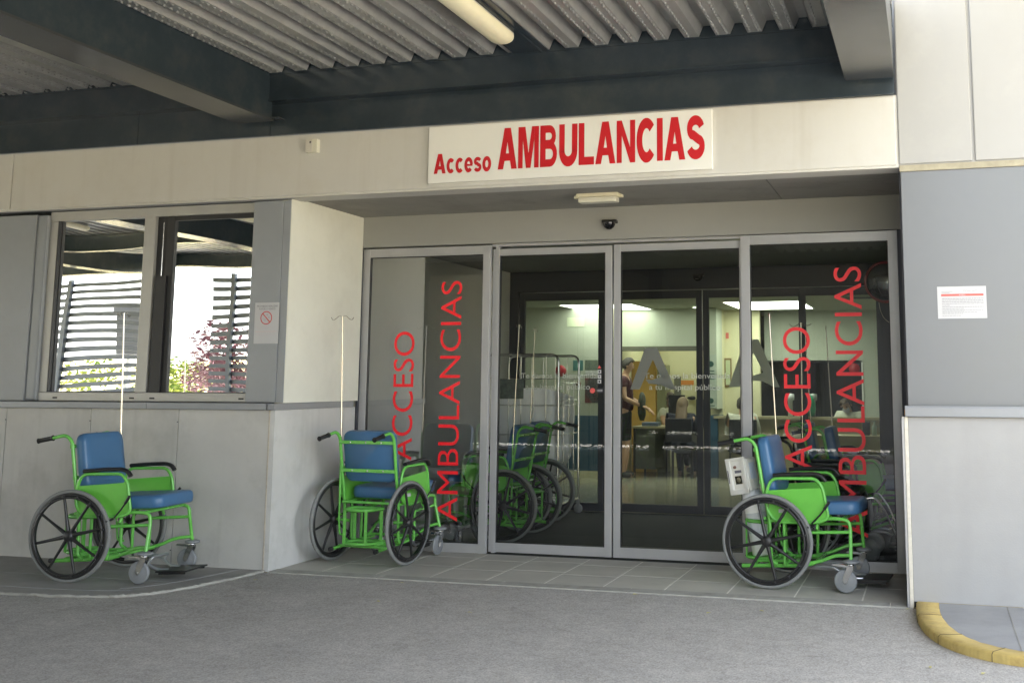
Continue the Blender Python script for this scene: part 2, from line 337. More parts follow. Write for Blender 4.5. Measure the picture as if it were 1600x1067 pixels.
p1 = N('ShaderNodeMath'); p1.operation = 'MULTIPLY'; L(r5.outputs[0], p1.inputs[0]); L(r6.outputs[0], p1.inputs[1]); p2 = N('ShaderNodeMath'); p2.operation = 'MULTIPLY'; L(p1.outputs[0], p2.inputs[0]); L(r7.outputs[0], p2.inputs[1])
sc2 = N('ShaderNodeVectorMath'); sc2.operation = 'SCALE'; L(sc.outputs[0], sc2.inputs[0]); L(p2.outputs[0], sc2.inputs['Scale']); L(sc2.outputs[0], b.inputs['Base Color'])
# recess paving: kerb strip at the front, then staggered tiles with grout between
EX = [-4.6, -4.23, -3.79, -3.36, -2.925, -2.49, -2.06, -1.63, -1.2, -.755, -.32, 0.0]
m = MB(); m.box(-4.6, -.001, 0.002, 1.24, -.05, .004); m.mi = 1
x = -4.6; n = 0
while x < -.01:
    x2 = min(x + random.uniform(.85, .98), -.001); m.box(x + .001, x2 - .002, -.012, .118, -.05, .008 + random.uniform(0, .002), b=.004); x = x2
m.mi = 2
for i in range(len(EX) - 1):
    st = [.122, .52, .95, 1.24] if i % 2 else [.122, .6, 1.02, 1.24]
    for j in range(3):
        m.box(EX[i] + .0055, EX[i + 1] - .0055, st[j] + .0045, st[j + 1] - .0045, -.02, .0062, b=.001)
tag(m.build('pavement_recess', [grout_m, kerbs_m, tile_m]), kind='structure')
# left pavement with rounded corner and a raised mortar lip
edge = [(-12, -1.24), (-6.5, -1.23), (-5.6, -1.215), (-5.2, -1.18), (-4.98, -1.10), (-4.82, -.93), (-4.74, -.7), (-4.68, -.4), (-4.635, -.002)]
def smooth(P, k=2):
    for _ in range(k):
        Q = [P[0]]
        for a_, b_ in zip(P, P[1:]): Q += [tuple(.75 * a_[i] + .25 * b_[i] for i in range(len(a_))), tuple(.25 * a_[i] + .75 * b_[i] for i in range(len(a_)))]
        P = Q + [P[-1]]
    return P
ed = smooth(edge); m = MB(); m.prism(ed + [(-12, -.002)], 'z', -.03, .016)
m.mi = 1; pts = [(p[0], p[1], .006) for p in ed]
eq = smooth(ed, 2); m.tube([(p[0] + random.uniform(-.006, .006), p[1] + random.uniform(-.006, .006), .008 + random.uniform(-.003, .003)) for p in eq], .014, 6, rr=[random.uniform(.009, .019) for _ in eq], flat=.8)
inn = [(p[0] - .17, p[1] + .17) if p[1] > -1.1 else (p[0], p[1] + .17) for p in ed[:-3]]
m.mi = 2
for q in (inn,): m.tube([(p[0], p[1], .0150) for p in q], .004, 4)
m.tube([(-12, -.62, .0148), (-4.95, -.60, .0148)], .003, 4)
tag(m.build('pavement_left', [pavel_m, kerbs_m, pave_m]), kind='structure')
# right pavement and yellow kerb
ko = smooth([(.018, -.004), (.02, -.2), (.03, -.42), (.075, -.72), (.15, -.95), (.26, -1.13), (.42, -1.26), (.62, -1.33), (1.2, -1.36), (4.5, -1.37)])
def inset(P, d):
    out = []
    for i, p in enumerate(P):
        a_ = P[max(i - 1, 0)]; b_ = P[min(i + 1, len(P) - 1)]; dx, dy = b_[0] - a_[0], b_[1] - a_[1]; l = math.hypot(dx, dy); out.append((p[0] - dy / l * d, p[1] + dx / l * d))
    return out
ki = inset(ko, .135); ki[0] = (.153, -.004); k1 = inset(ko, .012); k1[0] = (.03, -.004)
m = MB(); n = len(ko); vs = []
for i in range(n):
    hz = .048 + .0015 * math.sin(i * 2.3); vs += [(ko[i][0], ko[i][1], -.01), (ko[i][0] + .0, ko[i][1], .037), (k1[i][0], k1[i][1], hz), (ki[i][0], ki[i][1], hz - .002), (ki[i][0], ki[i][1], -.01)]
m.add(vs, [(5 * i + k, 5 * i + k + 1, 5 * i + k + 6, 5 * i + k + 5) for i in range(n - 1) for k in range(4)], True)
m.mi = 1
for i in (9, 17, 25, 31):
    if i < n: p, q = Vector((*ko[i], 0)), Vector((*ki[i], 0)); d = (q - p).normalized(); m.tube([p + Vector((0, 0, .0)) - d * .0008, p + Vector((0, 0, .0385)) + d * .001, p + d * .012 + Vector((0, 0, .0488)), q + Vector((0, 0, .0475))], .0022, 5)
tag(m.build('kerb_yellow', [yellow_m, mat('kerb_joint', (.10, .085, .05), .9)]), kind='structure')
m = MB(); kk = inset(ko, .137); kk[0] = (.155, -.004); m.prism(kk + [(4.5, -.002)], 'z', -.02, .043)
m.mi = 1; m.box(.55, .556, -1.15, -.01, .0425, .0445); m.box(1.25, 1.256, -1.2, -.01, .0425, .0445)
tag(m.build('pavement_right', [pave_m, pavel_m]), kind='structure')
m = MB()
for i in range(150):
    x = random.uniform(-5.5, 1.2); y = random.choice([random.uniform(-2.6, -.05), -random.random() ** 2 * .5 - .03]); r = random.uniform(.002, .0055)
    M = Matrix.Translation((x, y, r * .4)) @ Matrix.Rotation(random.uniform(0, 6), 4, 'Z'); m.M = M; m.mi = random.choice([0, 0, 1, 2])
    m.add([(r, 0, 0), (0, r * .7, 0), (-r, .2 * r, 0), (0, -r, 0), (0, 0, r * .8)], [(0, 1, 4), (1, 2, 4), (2, 3, 4), (3, 0, 4), (3, 2, 1, 0)], False)
m.M = None
for (x, y) in [(-3.45, -.12), (-1.2, -.5), (-3.3, -.75), (-1.78, -.06), (-.9, -.35), (.35, -1.5), (.1, -1.45), (-2.6, -.9), (-4.5, -.3), (-.03, -.05)]:
    m.mi = 3; m.M = Matrix.Translation((x, y, .004)) @ Matrix.Rotation(random.uniform(0, 6), 4, 'Z')
    m.add([(-.02, 0, 0), (-.008, .008, .006), (.012, .007, .003), (.022, 0, .001), (.01, -.008, .005), (-.01, -.006, .002)], [(0, 1, 2, 3, 4, 5)], False)
m.M = None
tag(m.build('gravel', [kerbs_m, pave_m, mat('white_grit', (.6, .6, .56), .8), mat('dry_leaf', (.5, .45, .2), .8)]), kind='stuff', label='scattered grit and small dry leaves on the asphalt', cat='litter')
# ------------------------------------------------------------------ hospital building
B = empty('hospital_building', label='pale hospital entrance building with recessed glass doors and grey cladding', cat='building')
def lab(o, t): o['label'] = t; return o
# fascia
m = MB(); m.box(-7.205, -.012, 0, .25, 2.815, 3.285, b=.008); m.box(-12, -7.22, 0, .25, 2.815, 3.285, b=.008); m.box(-12, 0, .012, .2, 2.80, 3.29)
m.build('fascia', fascia_m, B)
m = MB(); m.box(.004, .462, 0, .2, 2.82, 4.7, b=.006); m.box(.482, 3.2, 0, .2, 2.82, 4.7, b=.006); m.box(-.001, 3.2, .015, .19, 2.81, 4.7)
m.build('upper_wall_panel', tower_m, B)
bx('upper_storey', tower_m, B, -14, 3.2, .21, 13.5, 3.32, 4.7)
bx('panel_joint_strip', mat('joint_strip', (.33, .30, .22), .7, var=.2, scale=12), B, .004, 3.2, .008, .05, 2.772, 2.812)
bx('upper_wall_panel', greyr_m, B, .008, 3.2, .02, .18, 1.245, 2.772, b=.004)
# ledge trims
m = MB(); m.box(-.012, .93, -.035, .02, 1.182, 1.243, b=.004); m.box(.933, 3.2, -.035, .02, 1.182, 1.243, b=.004); m.box(-.012, 3.2, -.028, .02, 1.243, 1.25)
m.box(-12, -5.72, -.032, .06, 1.182, 1.232, b=.003); m.box(-5.717, -4.66, -.032, .06, 1.182, 1.232, b=.003)
m.box(-4.645, -4.588, -.032, 1.15, 1.182, 1.232, b=.003)
m.build('ledge', ledge_m, B)
bx('ledge_end', mat('rusty_end', (.5, .24, .06), .7), B, -.0135, -.004, -.031, -.004, 1.19, 1.228)
# lower cladding
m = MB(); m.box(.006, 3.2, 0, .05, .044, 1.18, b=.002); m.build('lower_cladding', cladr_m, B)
bx('corner_trim', mat('trim_worn', (.62, .58, .50), .5, var=.15, scale=14), B, -.018, .0045, -.006, .04, .003, 1.18, b=.002)
bx('corner_trim', alu_m, B, -.034, -.0195, .002, .05, .003, 1.18)
m = MB()
for (a_, b_) in [(-12, -7.91), (-7.9, -7.087), (-7.079, -6.262), (-6.254, -5.449), (-5.441, -4.648)]: m.box(a_, b_, 0, .03, .004, 1.18, b=.001)
m.mi = 1; m.box(-12, -4.66, .02, .05, 0, 1.18)
for xx in (-7.083, -6.258, -5.445):
    for zz in (1.08, .12): m.box(xx - .012, xx - .004, -.002, .002, zz, zz + .008)
m.build('lower_cladding', [clad_dirty_m, dark_m], B)
m = MB(); m.box(-4.64, -4.60, .002, 1.20, .004, 1.18, b=.001); m.mi = 1; m.box(-4.648, -4.6405, -.004, .004, .004, 1.18)
m.build('recess_cladding', [clad_m, mat('seam_metal', (.45, .40, .33), .5, var=.2, scale=15)], B)
bx('recess_wall', cream_m, B, -4.66, -4.578, .075, 1.20, 1.233, 2.814)
# ragged paint edge on the recess wall corner
m = MB(); z = 1.24
while z < 2.78:
    h = random.uniform(.02, .07); m.box(-4.5785, -4.5765, .0735, .0735 + random.uniform(.004, .018), z, min(z + h, 2.8)); z += h
m.build('recess_wall_edge', mat('peeling_primer', (.7, .69, .6), .8), B)
m = MB(); m.box(-4.905, -4.645, .06, .2, 1.236, 2.79, b=.004); m.box(-4.643, -4.582, .068, .2, 1.236, 2.79, b=.004); m.build('pilaster', greyp_m, B)
m = MB(); m.box(-12, -6.98, .05, .2, 1.236, 2.768, b=.004); m.box(-6.976, -6.872, .058, .2, 1.236, 2.764, b=.02); m.build('upper_wall_panel', greyp_m, B)
bx('head_strip', ledge_m, B, -12, -4.58, .03, .2, 2.793, 2.812)
bx('back_of_wall', dark_m, B, -12, -4.66, .215, .4, 0, 2.81)
# soffit & lintel
m = MB()
for (a_, b_, y0, y1) in [(-4.6, -3.4, .25, 1.3), (-3.396, -.923, .25, 1.3), (-.917, 0, .25, 1.3)]: m.box(a_, b_, y0, y1, 2.818, 2.86)
m.mi = 1; m.box(-4.6, 0, .19, .248, 2.806, 2.86); m.mi = 2; m.box(-.9195, -.9165, .3, .93, 2.8165, 2.818)
m.build('soffit', [soffit_m, soffitlip_m, gasket_m], B)
bx('lintel', lintel_m, B, -4.6, .02, 1.20, 1.42, 2.552, 2.818)
bx('recess_side', dark_m, B, -.004, .15, .06, 1.42, 0, 2.81)
# window
W = MB()
W.box(-6.87, -4.906, .09, .16, 2.712, 2.79, b=.004); W.box(-6.87, -4.906, .085, .16, 1.236, 1.306, b=.004)
W.box(-6.87, -6.79, .09, .16, 1.307, 2.711, b=.004); W.box(-4.915, -4.906, .09, .16, 1.307, 2.711)
W.box(-5.93, -5.825, .08, .15, 1.307, 2.711, b=.003)
W.mi = 1; W.box(-5.824, -5.72, .112, .16, 1.307, 2.711); W.box(-5.72, -5.654, .098, .14, 1.307, 2.711, b=.004); W.box(-5.654, -4.915, .105, .14, 2.675, 2.711)
W.box(-5.80, -5.70, .08, .10, 1.307, 2.23)
W.box(-6.788, -6.780, .088, .12, 1.307, 2.711); W.box(-6.79, -4.91, .088, .12, 1.3062, 1.312)
for xx in (-6.72, -5.98, -5.79, -4.98): W.box(xx, xx + .045, .083, .09, 1.255, 1.268)
W.mi = 2; W.box(-5.758, -5.75, .092, .1, 1.32, 2.66)
win = W.build('window', [alul_m, gasket_m, chrome_m], B)
m = MB(); m.add([(-6.786, .125, 1.306), (-5.928, .125, 1.306), (-5.928, .125, 2.712), (-6.786, .125, 2.712)], [(0, 1, 2, 3)]); m.build('pane', mirror_m, win)
m = MB(); m.add([(-5.656, .118, 1.306), (-4.912, .122, 1.306), (-4.912, .122, 2.69), (-5.656, .118, 2.69)], [(0, 1, 2, 3)]); m.build('pane', mirror_m, win)
# glazed entrance front
def leaf(name, x0, x1, z0, z1, y, fw, top, bot, fm, gm, label, d=.045, fr=None):
    m = MB(); fr = fr or fw
    m.box(x0, x0 + fw, y, y + d, z0, z1, b=.003); m.box(x1 - fr, x1, y, y + d, z0, z1, b=.003)
    m.box(x0 + fw, x1 - fr, y + .003, y + d - .003, z1 - top, z1 - .001); m.box(x0 + fw, x1 - fr, y + .003, y + d - .003, z0 + .001, z0 + bot)
    m.mi = 1
    for (a_, b_, c_, d_) in [(x0 + fw, x0 + fw + .006, z0 + bot, z1 - top), (x1 - fr - .006, x1 - fr, z0 + bot, z1 - top)]: m.box(a_, b_, y + .008, y + d - .008, c_, d_)
    m.box(x0 + fw, x1 - fr, y + .008, y + d - .008, z1 - top - .006, z1 - top); m.box(x0 + fw, x1 - fr, y + .008, y + d - .008, z0 + bot, z0 + bot + .006)
    o = m.build(name, [fm, gasket_m], B); lab(o, label)
    p = MB(); yy = y + d / 2; p.add([(x0 + fw, yy, z0 + bot), (x1 - fr, yy, z0 + bot), (x1 - fr, yy, z1 - top), (x0 + fw, yy, z1 - top)], [(0, 1, 2, 3)])
    g_ = p.build('glass_pane', gm, o); return o, g_
fl, flg = leaf('fixed_glass_panel', -4.585, -3.392, .006, 2.54, 1.23, .065, .075, .075, alu_m, fix_glass, 'left fixed glass panel with red lettering')
sdl, sdlg = leaf('sliding_door', -3.388, -2.335, .016, 2.512, 1.285, .06, .058, .075, alu_m, sky_glass, 'left sliding glass door leaf')
sdr, sdrg = leaf('sliding_door', -2.322, -1.225, .016, 2.518, 1.285, .058, .06, .08, alu_m, sky_glass, 'right sliding glass door leaf')
frr, frg = leaf('fixed_glass_panel', -1.262, -.055, .006, 2.548, 1.23, .072, .075, .075, alu_m, sky_glass, 'right fixed glass panel with red lettering')
m = MB(); m.box(-3.388, -1.262, 1.262, 1.37, 2.53, 2.552); m.box(-3.36, -3.33, 1.276, 1.33, .01, 2.53); m.build('door_track', alu_m, B)
m = MB(); m.box(-.054, -.002, 1.19, 1.30, 0, 2.55); m.box(-4.60, -4.586, 1.2, 1.28, 0, 2.55); m.build('door_jamb', dframe_m, B)
def vtext(body, x, z, size, parent, W_, mt=redg_m, y=1.2505):
    return text_mesh(body, mt, parent, x, y, z, size, off=-.002, rot90=True, width=W_)
# vertical words, reading upwards; cap height about .69 of size
vtext('ACCESO', -4.085, .735, .275, fl, 1.085); vtext('AMBULANCIAS', -3.655, .25, .275, fl, 1.995)
vtext('ACCESO', -.735, .735, .30, frr, 1.085); vtext('AMBULANCIAS', -.335, .25, .30, frr, 2.03)
def logoA(x, z, h, y, parent, sx=1.0, fm=None):
    def T(q): return (x + q[0] * h * sx, y, z + q[1] * h)
    m = MB(); L_ = [(.0, 0), (.24, 0), (.585, .72), (.50, 1.0), (.38, 1.0)]; m.add([T(q) for q in L_], [range(len(L_))])
    r = [(.50, 1.0), (.585, .72), (.80, .30), (.55, .23), (.40, .24), (.48, .14), (.78, .12), (1.05, 0), (1.17, 0), (.70, 1.0)]; m.add([T(q) for q in r], [range(len(r))]); return m.build('logo', fm or film_m, parent)
logoA(-2.185, 1.337, .33, 1.306, sdr, .97)
text_mesh('Te damos la bienvenida', text_film_m, sdr, -2.07, 1.306, 1.425, .062, width=.70)
text_mesh('a tu hospital público', text_film_m, sdr, -2.03, 1.306, 1.335, .062, width=.58)
text_mesh('Te damos la bienvenida', text_film_m, sdl, -3.13, 1.306, 1.425, .062, width=.66)
text_mesh('a tu hospital público', text_film_m, sdl, -3.09, 1.306, 1.335, .062, width=.56)
# small pictograms on the left leaf
m = MB()
for k, z in enumerate((1.478, 1.438, 1.40)): m.box(-2.462, -2.432, 1.304, 1.306, z - .015, z + .015, b=.0008)
m.mi = 1; m.add([(-2.462, 1.304, 1.505), (-2.432, 1.304, 1.505), (-2.447, 1.304, 1.533)], [(0, 1, 2)])
m.mi = 2; m.box(-2.452, -2.442, 1.302, 1.3035, 1.47, 1.487); m.box(-2.45, -2.444, 1.302, 1.3035, 1.43, 1.447); m.box(-2.453, -2.441, 1.302, 1.3035, 1.39, 1.407)
m.mi = 2; m.box(-2.466, -2.41, 1.302, 1.306, 1.308, 1.345, b=.001); m.mi = 0; m.box(-2.463, -2.42, 1.3005, 1.3015, 1.324, 1.329)
m.mi = 1; m.prism(arc(-2.505, 1.326, .022, .022, 0, 330, 8), 'y', 1.3035, 1.306)
m.build('pictogram_sticker', [paper_m, mat('pale_red', (.65, .10, .09), .6), dark_m], sdl)
# vestibule shell
m = MB(); m.box(-4.72, -4.60, 1.30, 4.3, 0, 2.64); m.box(.16, .26, 1.3, 4.3, 0, 2.64); m.box(-4.62, -4.40, 4.0, 4.36, 0, 2.62)
m.build('vestibule_wall', vwall_m, B)
bx('vestibule_ceiling', vceil_m, B, -4.72, .3, 1.40, 4.4, 2.62, 2.70)
m = MB(); m.box(-4.6, .16, 1.25, 4.3, -.05, .003); tag(m.build('vestibule_floor', mat_m), kind='structure')
m = MB(); m.box(-4.4, .3, 4.25, 4.40, 2.39, 2.62); m.box(-4.40, -4.30, 4.25, 4.40, 0, 2.39); m.box(-.30, -.02, 4.25, 4.40, 0, 2.39); m.box(-.02, .3, 4.25, 4.4, 0, 2.39)
m.build('inner_door_frame', dframe_m, B)
leaf('inner_door', -4.295, -3.30, .01, 2.385, 4.29, .06, .08, .08, dframe_m, in_glass, 'left dark inner door leaf')
leaf('inner_door', -3.30, -2.205, .01, 2.385, 4.33, .06, .08, .08, dframe_m, in_glass, 'middle dark inner door leaf')
idr, idg = leaf('inner_door', -2.195, -1.10, .01, 2.385, 4.33, .06, .08, .08, dframe_m, in_glass, 'right dark inner door leaf')
idf, _ = leaf('inner_door', -1.145, -.30, .01, 2.385, 4.28, .055, .08, .08, dframe_m, in_glass, 'fixed dark inner side panel')
logoA(-1.915, 1.345, .50, 4.32, idr, .92, text_film_m)
# lobby shell
m = MB(); m.box(-6.8, .6, 4.40, 13.2, -.05, .002); tag(m.build('lobby_floor', lfloor_m), kind='structure')
bx('lobby_ceiling', lceil_m, B, -6.8, .6, 4.40, 13.3, 2.5, 2.6)
m = MB(); m.box(-6.8, -4.42, 8.3, 8.45, .90, 2.5); m.box(-6.9, -6.8, 4.4, 8.4, 0, 2.5); m.box(-4.42, -3.05, 8.9, 9.0, 1.93, 2.5)
m.box(-3.05, -2.90, 8.85, 9.3, 1.0, 2.5); m.box(-4.72, -4.40, 4.40, 4.44, 0, 2.5)
m.build('lobby_wall', lwall_m, B)
m = MB(); m.box(-6.8, -4.42, 8.29, 8.45, .10, .90); m.box(-3.055, -2.895, 8.84, 9.3, .0, .90); m.build('wainscot', wains_m, B)
bx('skirting', lwallw_m, B, -6.8, -4.42, 8.285, 8.4, 0, .10)
m = MB(); m.box(-4.42, -3.0, 10.8, 10.9, 0, 2.5); m.box(-4.5, -4.42, 8.45, 10.8, 0, 2.5)
m.box(-2.90, -2.35, 9.5, 9.6, 0, 2.5); m.box(-3.05, -2.9, 9.3, 10.8, 0, 2.5); m.build('office_wall', lwallw_m, B)
bx('header_beam', mat('header_dark', (.10, .10, .08), .7), B, -4.42, -3.05, 8.88, 9.0, 1.86, 1.93)
m = MB(); m.box(-2.35, .6, 10, 10.1, 1.70, 2.5); m.box(-2.35, .6, 10, 10.1, 0, .80); m.box(-.84, .6, 10, 10.1, .80, 1.70); m.box(.5, .6, 4.4, 13, 0, 2.5); m.box(-.42, -.36, 6.0, 6.3, 0, 2.5)
m.build('reception_wall', lwall_m, B)
m = MB(); m.box(-2.35, -.84, 10.0, 10.03, 1.70, 1.73); m.box(-.86, -.84, 9.98, 10.03, .8, 1.70)
m.build('reception_window_frame', white_m, B)
bx('back_office', mat('dark_room', (.03, .035, .03), .8), B, -3.5, .6, 11.2, 11.3, 0, 2.5)
door = bx('interior_door', ochre_m, B, -4.41, -4.26 + .0, 10.75, 10.8, 0, 2.0); door.location.x = 0
m = MB(); m.box(-5.0, -4.421, 10.6, 10.7, 0, 2.0); m.build('interior_door', ochre_m, B)
bx('interior_door', ochre_m, B, -4.418, -4.02, 9.6, 9.66, 0.002, 1.72)
bx('cabinet', mat('olive_cabinet', (.25, .25, .15), .6), B, -4.0, -3.86, 9.6, 9.9, 0.002, 1.66)
m = MB(); m.box(-2.9, -.42, 8.9, 9.0, 0, .86); m.box(-2.95, -.42, 8.82, 9.0, .86, .90)
m.build('reception_counter', desk_m, B)
m = MB(); m.box(-1.35, -.45, 8.0, 8.06, 0, .64); m.box(-1.4, -.42, 7.9, 8.4, .64, .68); m.build('low_counter', desk_m, B)
# ------------------------------------------------------------------ ceiling lights of the lobby
lpan = emit('lit_panel', (.95, 1.0, .86), 1.25)
def panel_light(x0, x1, y0, y1, label):
    t = empty('ceiling_light', ((x0 + x1) / 2, (y0 + y1) / 2, 2.5), 0, label, 'ceiling light', 'lit panels in the lobby ceiling'); dx, dy = (x1 - x0) / 2, (y1 - y0) / 2
    m = MB(); m.box(-dx, dx, -dy, dy, -.012, -.006); m.build('diffuser', lpan, t)
    m = MB(); m.box(-dx - .02, dx + .02, -dy - .02, -dy, -.014, -.001); m.box(-dx - .02, dx + .02, dy, dy + .02, -.014, -.001); m.box(-dx - .02, -dx, -dy, dy, -.014, -.001); m.box(dx, dx + .02, -dy, dy, -.014, -.001); m.build('frame', white_m, t)
panel_light(-4.98, -3.90, 7.64, 9.25 - .4, 'lit lobby ceiling panel above the standing man')
panel_light(-2.58, -1.50, 7.64, 9.25, 'lit lobby ceiling panel behind the upper red S of ACCESO')
panel_light(-4.1, -3.3, 9.5, 10.2, 'lit ceiling panel inside the office beyond the header')
# small ones
t = empty('downlight', (-3.166, 8.6, 2.5), 0, 'small round lit downlight left of the right ceiling panel', 'downlight')
m = MB(); m.lathe([(0, -.012), (.05, -.012), (.052, -.004)], n=16); m.build('lens', emit('downlight_glow', (.9, 1, .75), 3), t)
m = MB(); m.lathe([(.052, -.002), (.052, -.016), (.065, -.012), (.068, -.002)], n=16); m.build('ring', white_m, t)
t = empty('air_vent', (-.62, 7.36, 2.5), 0, 'square grey ceiling air vent at the right of the lobby', 'air vent')
m = MB()
for k in range(5): m.box(-.26 + k * .02, .26 - k * .02, -.12, .12, -.006 - k * .003, -.003 - k * .003) if k == 0 else m.box(-.22, .22, -.11 + k * .04, -.10 + k * .04, -.016, -.007)
m.build('grille', greyt_m, t)
# ------------------------------------------------------------------ big sign, sensor, notices, emergency light, camera dome
sg = empty('sign_board', (-2.308, -.03, 2.847), 0, 'wide white sign with red words Acceso AMBULANCIAS above the doors', 'sign')
m = MB(); m.box(-1.069, 1.069, 0, .026, 0, .424, b=.003); m.build('board', mat('sign_white', (.74, .735, .70), .4, var=.02, scale=3), sg)
m = MB(); bold_word(m, 'AMBULANCIAS', -.515, .075, .305, 1.535, -.0015, gap=.055); m.build('lettering', red_m, sg)
m = MB(); bold_word(m, 'Acceso', -1.022, .068, .148, .455, -.0015, gap=.07); m.build('lettering', red_m, sg)
sn = empty('light_sensor', (-4.355, -.001, 3.185), 0, 'small cream sensor box with a dark round eye on the fascia', 'sensor')
m = MB(); m.box(-.05, .05, -.045, 0, -.052, .052, b=.006); m.build('casing', mat('cream_plastic', (.62, .60, .5), .5), sn)
m = MB(); m.lathe([(0, .003), (.009, .003), (.012, 0)], c=(-.008, -.045, .027), ax=(0, -1, 0), n=14); m.build('eye', dark_m, sn)
m = MB(); m.box(-.049, .008, -.048, -.0455, -.05, .05, b=.001); m.build('cover', mat('cover_plastic', (.55, .52, .47), .5), sn)
def notice(name, x, y, z, w_, h_, label):
    t = empty(name, (x, y, z), 0, label, 'notice'); m = MB()
    m.box(0, w_, -.001, 0, -h_, 0); m.build('sheet', paper_m, t); return t
nt_ = notice('notice', .213, .0195, 2.008, .300, .205, 'landscape white notice with a red heading bar taped to the right grey wall')
m = MB(); m.box(.024, .283, -.0022, -.0012, -.062, -.048); m.build('heading_bar', mat('notice_red', (.65, .12, .10), .6), nt_)
text_mesh('AVISO', paper_m, nt_, .133, -.003, -.0595, .013, name='heading', sx=1.1)
m = MB(); rows = [(.078, 1, .0022), (.089, 1, .0022), (.0995, 1, .0022), (.110, 1, .0018), (.121, .17, .0018), (.131, 1, .0018), (.142, .5, .0018), (.152, 1, .0014), (.159, .5, .0014), (.166, .8, .0014), (.173, .48, .0014), (.187, .45, .0014)]
for (z, fr, th) in rows:
    x = .028
    while x < .028 + .252 * fr:
        l = random.uniform(.006, .02); m.box(x, min(x + l, .282), -.0020, -.0012, -z - th * .6, -z + th * .6); x += l + .0035
for q in range(2): m.box(.026, .026 + (.068, .05)[q], -.0020, -.0012, -.033 - q * .009, -.0315 - q * .009)
m.build('printed_lines', greyt_m, nt_)
m = MB(); m.tube([(.16, -.0018, -.03), (.168, -.0018, -.024), (.172, -.0018, -.031), (.182, -.0018, -.025), (.188, -.0018, -.031), (.205, -.0018, -.03)], .0007, 4); m.tube([(.212, -.0018, -.028), (.22, -.0018, -.03), (.245, -.0018, -.026)], .0007, 4); m.build('signature', greyt_m, nt_)
n2 = notice('notice', -4.852, .0585, 1.997, .213, .315, 'portrait white notice with a red prohibition circle beside the window')
text_mesh('PROHIBIDO REALIZAR', greyt_m, n2, .016, -.0018, -.035, .02, width=.182, name='heading'); text_mesh('FOTOS O VIDEOS', greyt_m, n2, .036, -.0018, -.056, .02, width=.142, name='heading')
m = MB(); n_ = 32; vs = []
for k in range(n_):
    a = 2 * math.pi * k / n_; vs += [(.103 + .051 * math.cos(a), -.0022, -.118 + .051 * math.sin(a)), (.103 + .044 * math.cos(a), -.0022, -.118 + .044 * math.sin(a))]
m.add(vs, [(2 * k, 2 * k + 1, (2 * k + 3) % (2 * n_), (2 * k + 2) % (2 * n_)) for k in range(n_)])
m.add([(.069, -.0026, -.088), (.075, -.0026, -.084), (.139, -.0026, -.148), (.133, -.0026, -.153)], [(0, 1, 2, 3)]); m.build('prohibition_symbol', mat('prohibition_red', (.55, .06, .06), .6), n2)
m = MB(); m.box(.082, .10, -.0018, -.0012, -.145, -.118); m.box(.104, .118, -.0018, -.0012, -.102, -.086); m.box(.118, .133, -.0018, -.0012, -.122, -.108); m.tube([(.084, -.0018, -.148), (.09, -.0018, -.11)], .0012, 4); m.build('camera_pictogram', mat('pale_print', (.42, .42, .44), .6), n2)
m = MB()
for (z, l) in [(.186, .17), (.192, .17), (.198, .12), (.204, .16), (.237, .17), (.243, .16), (.249, .17), (.255, .1), (.289, .05)]: m.box(.02, .02 + l, -.0018, -.0012, -z - .001, -z + .0008)
m.build('printed_lines', mat('pale_print_b', (.5, .47, .5), .6), n2)
m = MB(); m.box(.012, .20, -.0018, -.0012, -.2235, -.2215); m.build('rule', mat('rose', (.65, .4, .38), .6), n2)
el = empty('emergency_light', (-2.235, .565, 2.817), 0, 'small cream emergency light on the soffit above the sliding doors', 'emergency light')
m = MB(); m.box(-.165, .165, -.055, .055, -.028, 0, b=.006); m.box(-.19, .19, -.028, .028, -.034, -.012, b=.004); m.build('housing', mat('aged_cream', (.62, .57, .42), .5, var=.05, scale=20), el)
m = MB(); m.box(-.152, .152, -.048, .048, -.07, -.0285, b=.012); m.build('diffuser', mat('diffuser_plastic', (.62, .60, .50), .3), el)
for ox, oy, lb in [(-2.325, 1.2, 'black dome camera on the lintel above the sliding doors'), (-2.22, 4.25, 'dark dome camera on the beam above the inner doors')]:
    dc = empty('dome_camera', (ox, oy, 2.70 if oy < 2 else 2.545), 0, lb, 'dome camera'); m = MB()
    m.box(-.062, .062, -.05, 0, -.02, .008, b=.006); m.build('bracket', black_m, dc)
    m = MB(); m.lathe([(.0001, -.075), (.02, -.072), (.04, -.056), (.05, -.036), (.052, -.0205)], c=(0, -.045, 0), n=20); m.build('dome', mat('smoked_dome', (.01, .01, .012), .08), dc)
    m = MB(); m.box(-.018, .018, -.094, -.09, -.055, -.051); m.build('lens_window', chrome_m, dc)
# ------------------------------------------------------------------ canopy
CN = empty('canopy', (0, 0, 0), 0, 'dark steel canopy with corrugated metal decking above the entrance', 'canopy')
XL, YF = -22.0, -10.3
def ibeam_x(x0, x1, y, z0, z1, wd, name='secondary_beam'):
    m = MB(); m.box(x0, x1, y - wd / 2, y + wd / 2, z0, z0 + .014); m.box(x0, x1, y - wd / 2, y + wd / 2, z1 - .012, z1); m.box(x0, x1, y - .006, y + .006, z0 + .014, z1 - .012)
    return m.build(name, steel_m, CN)
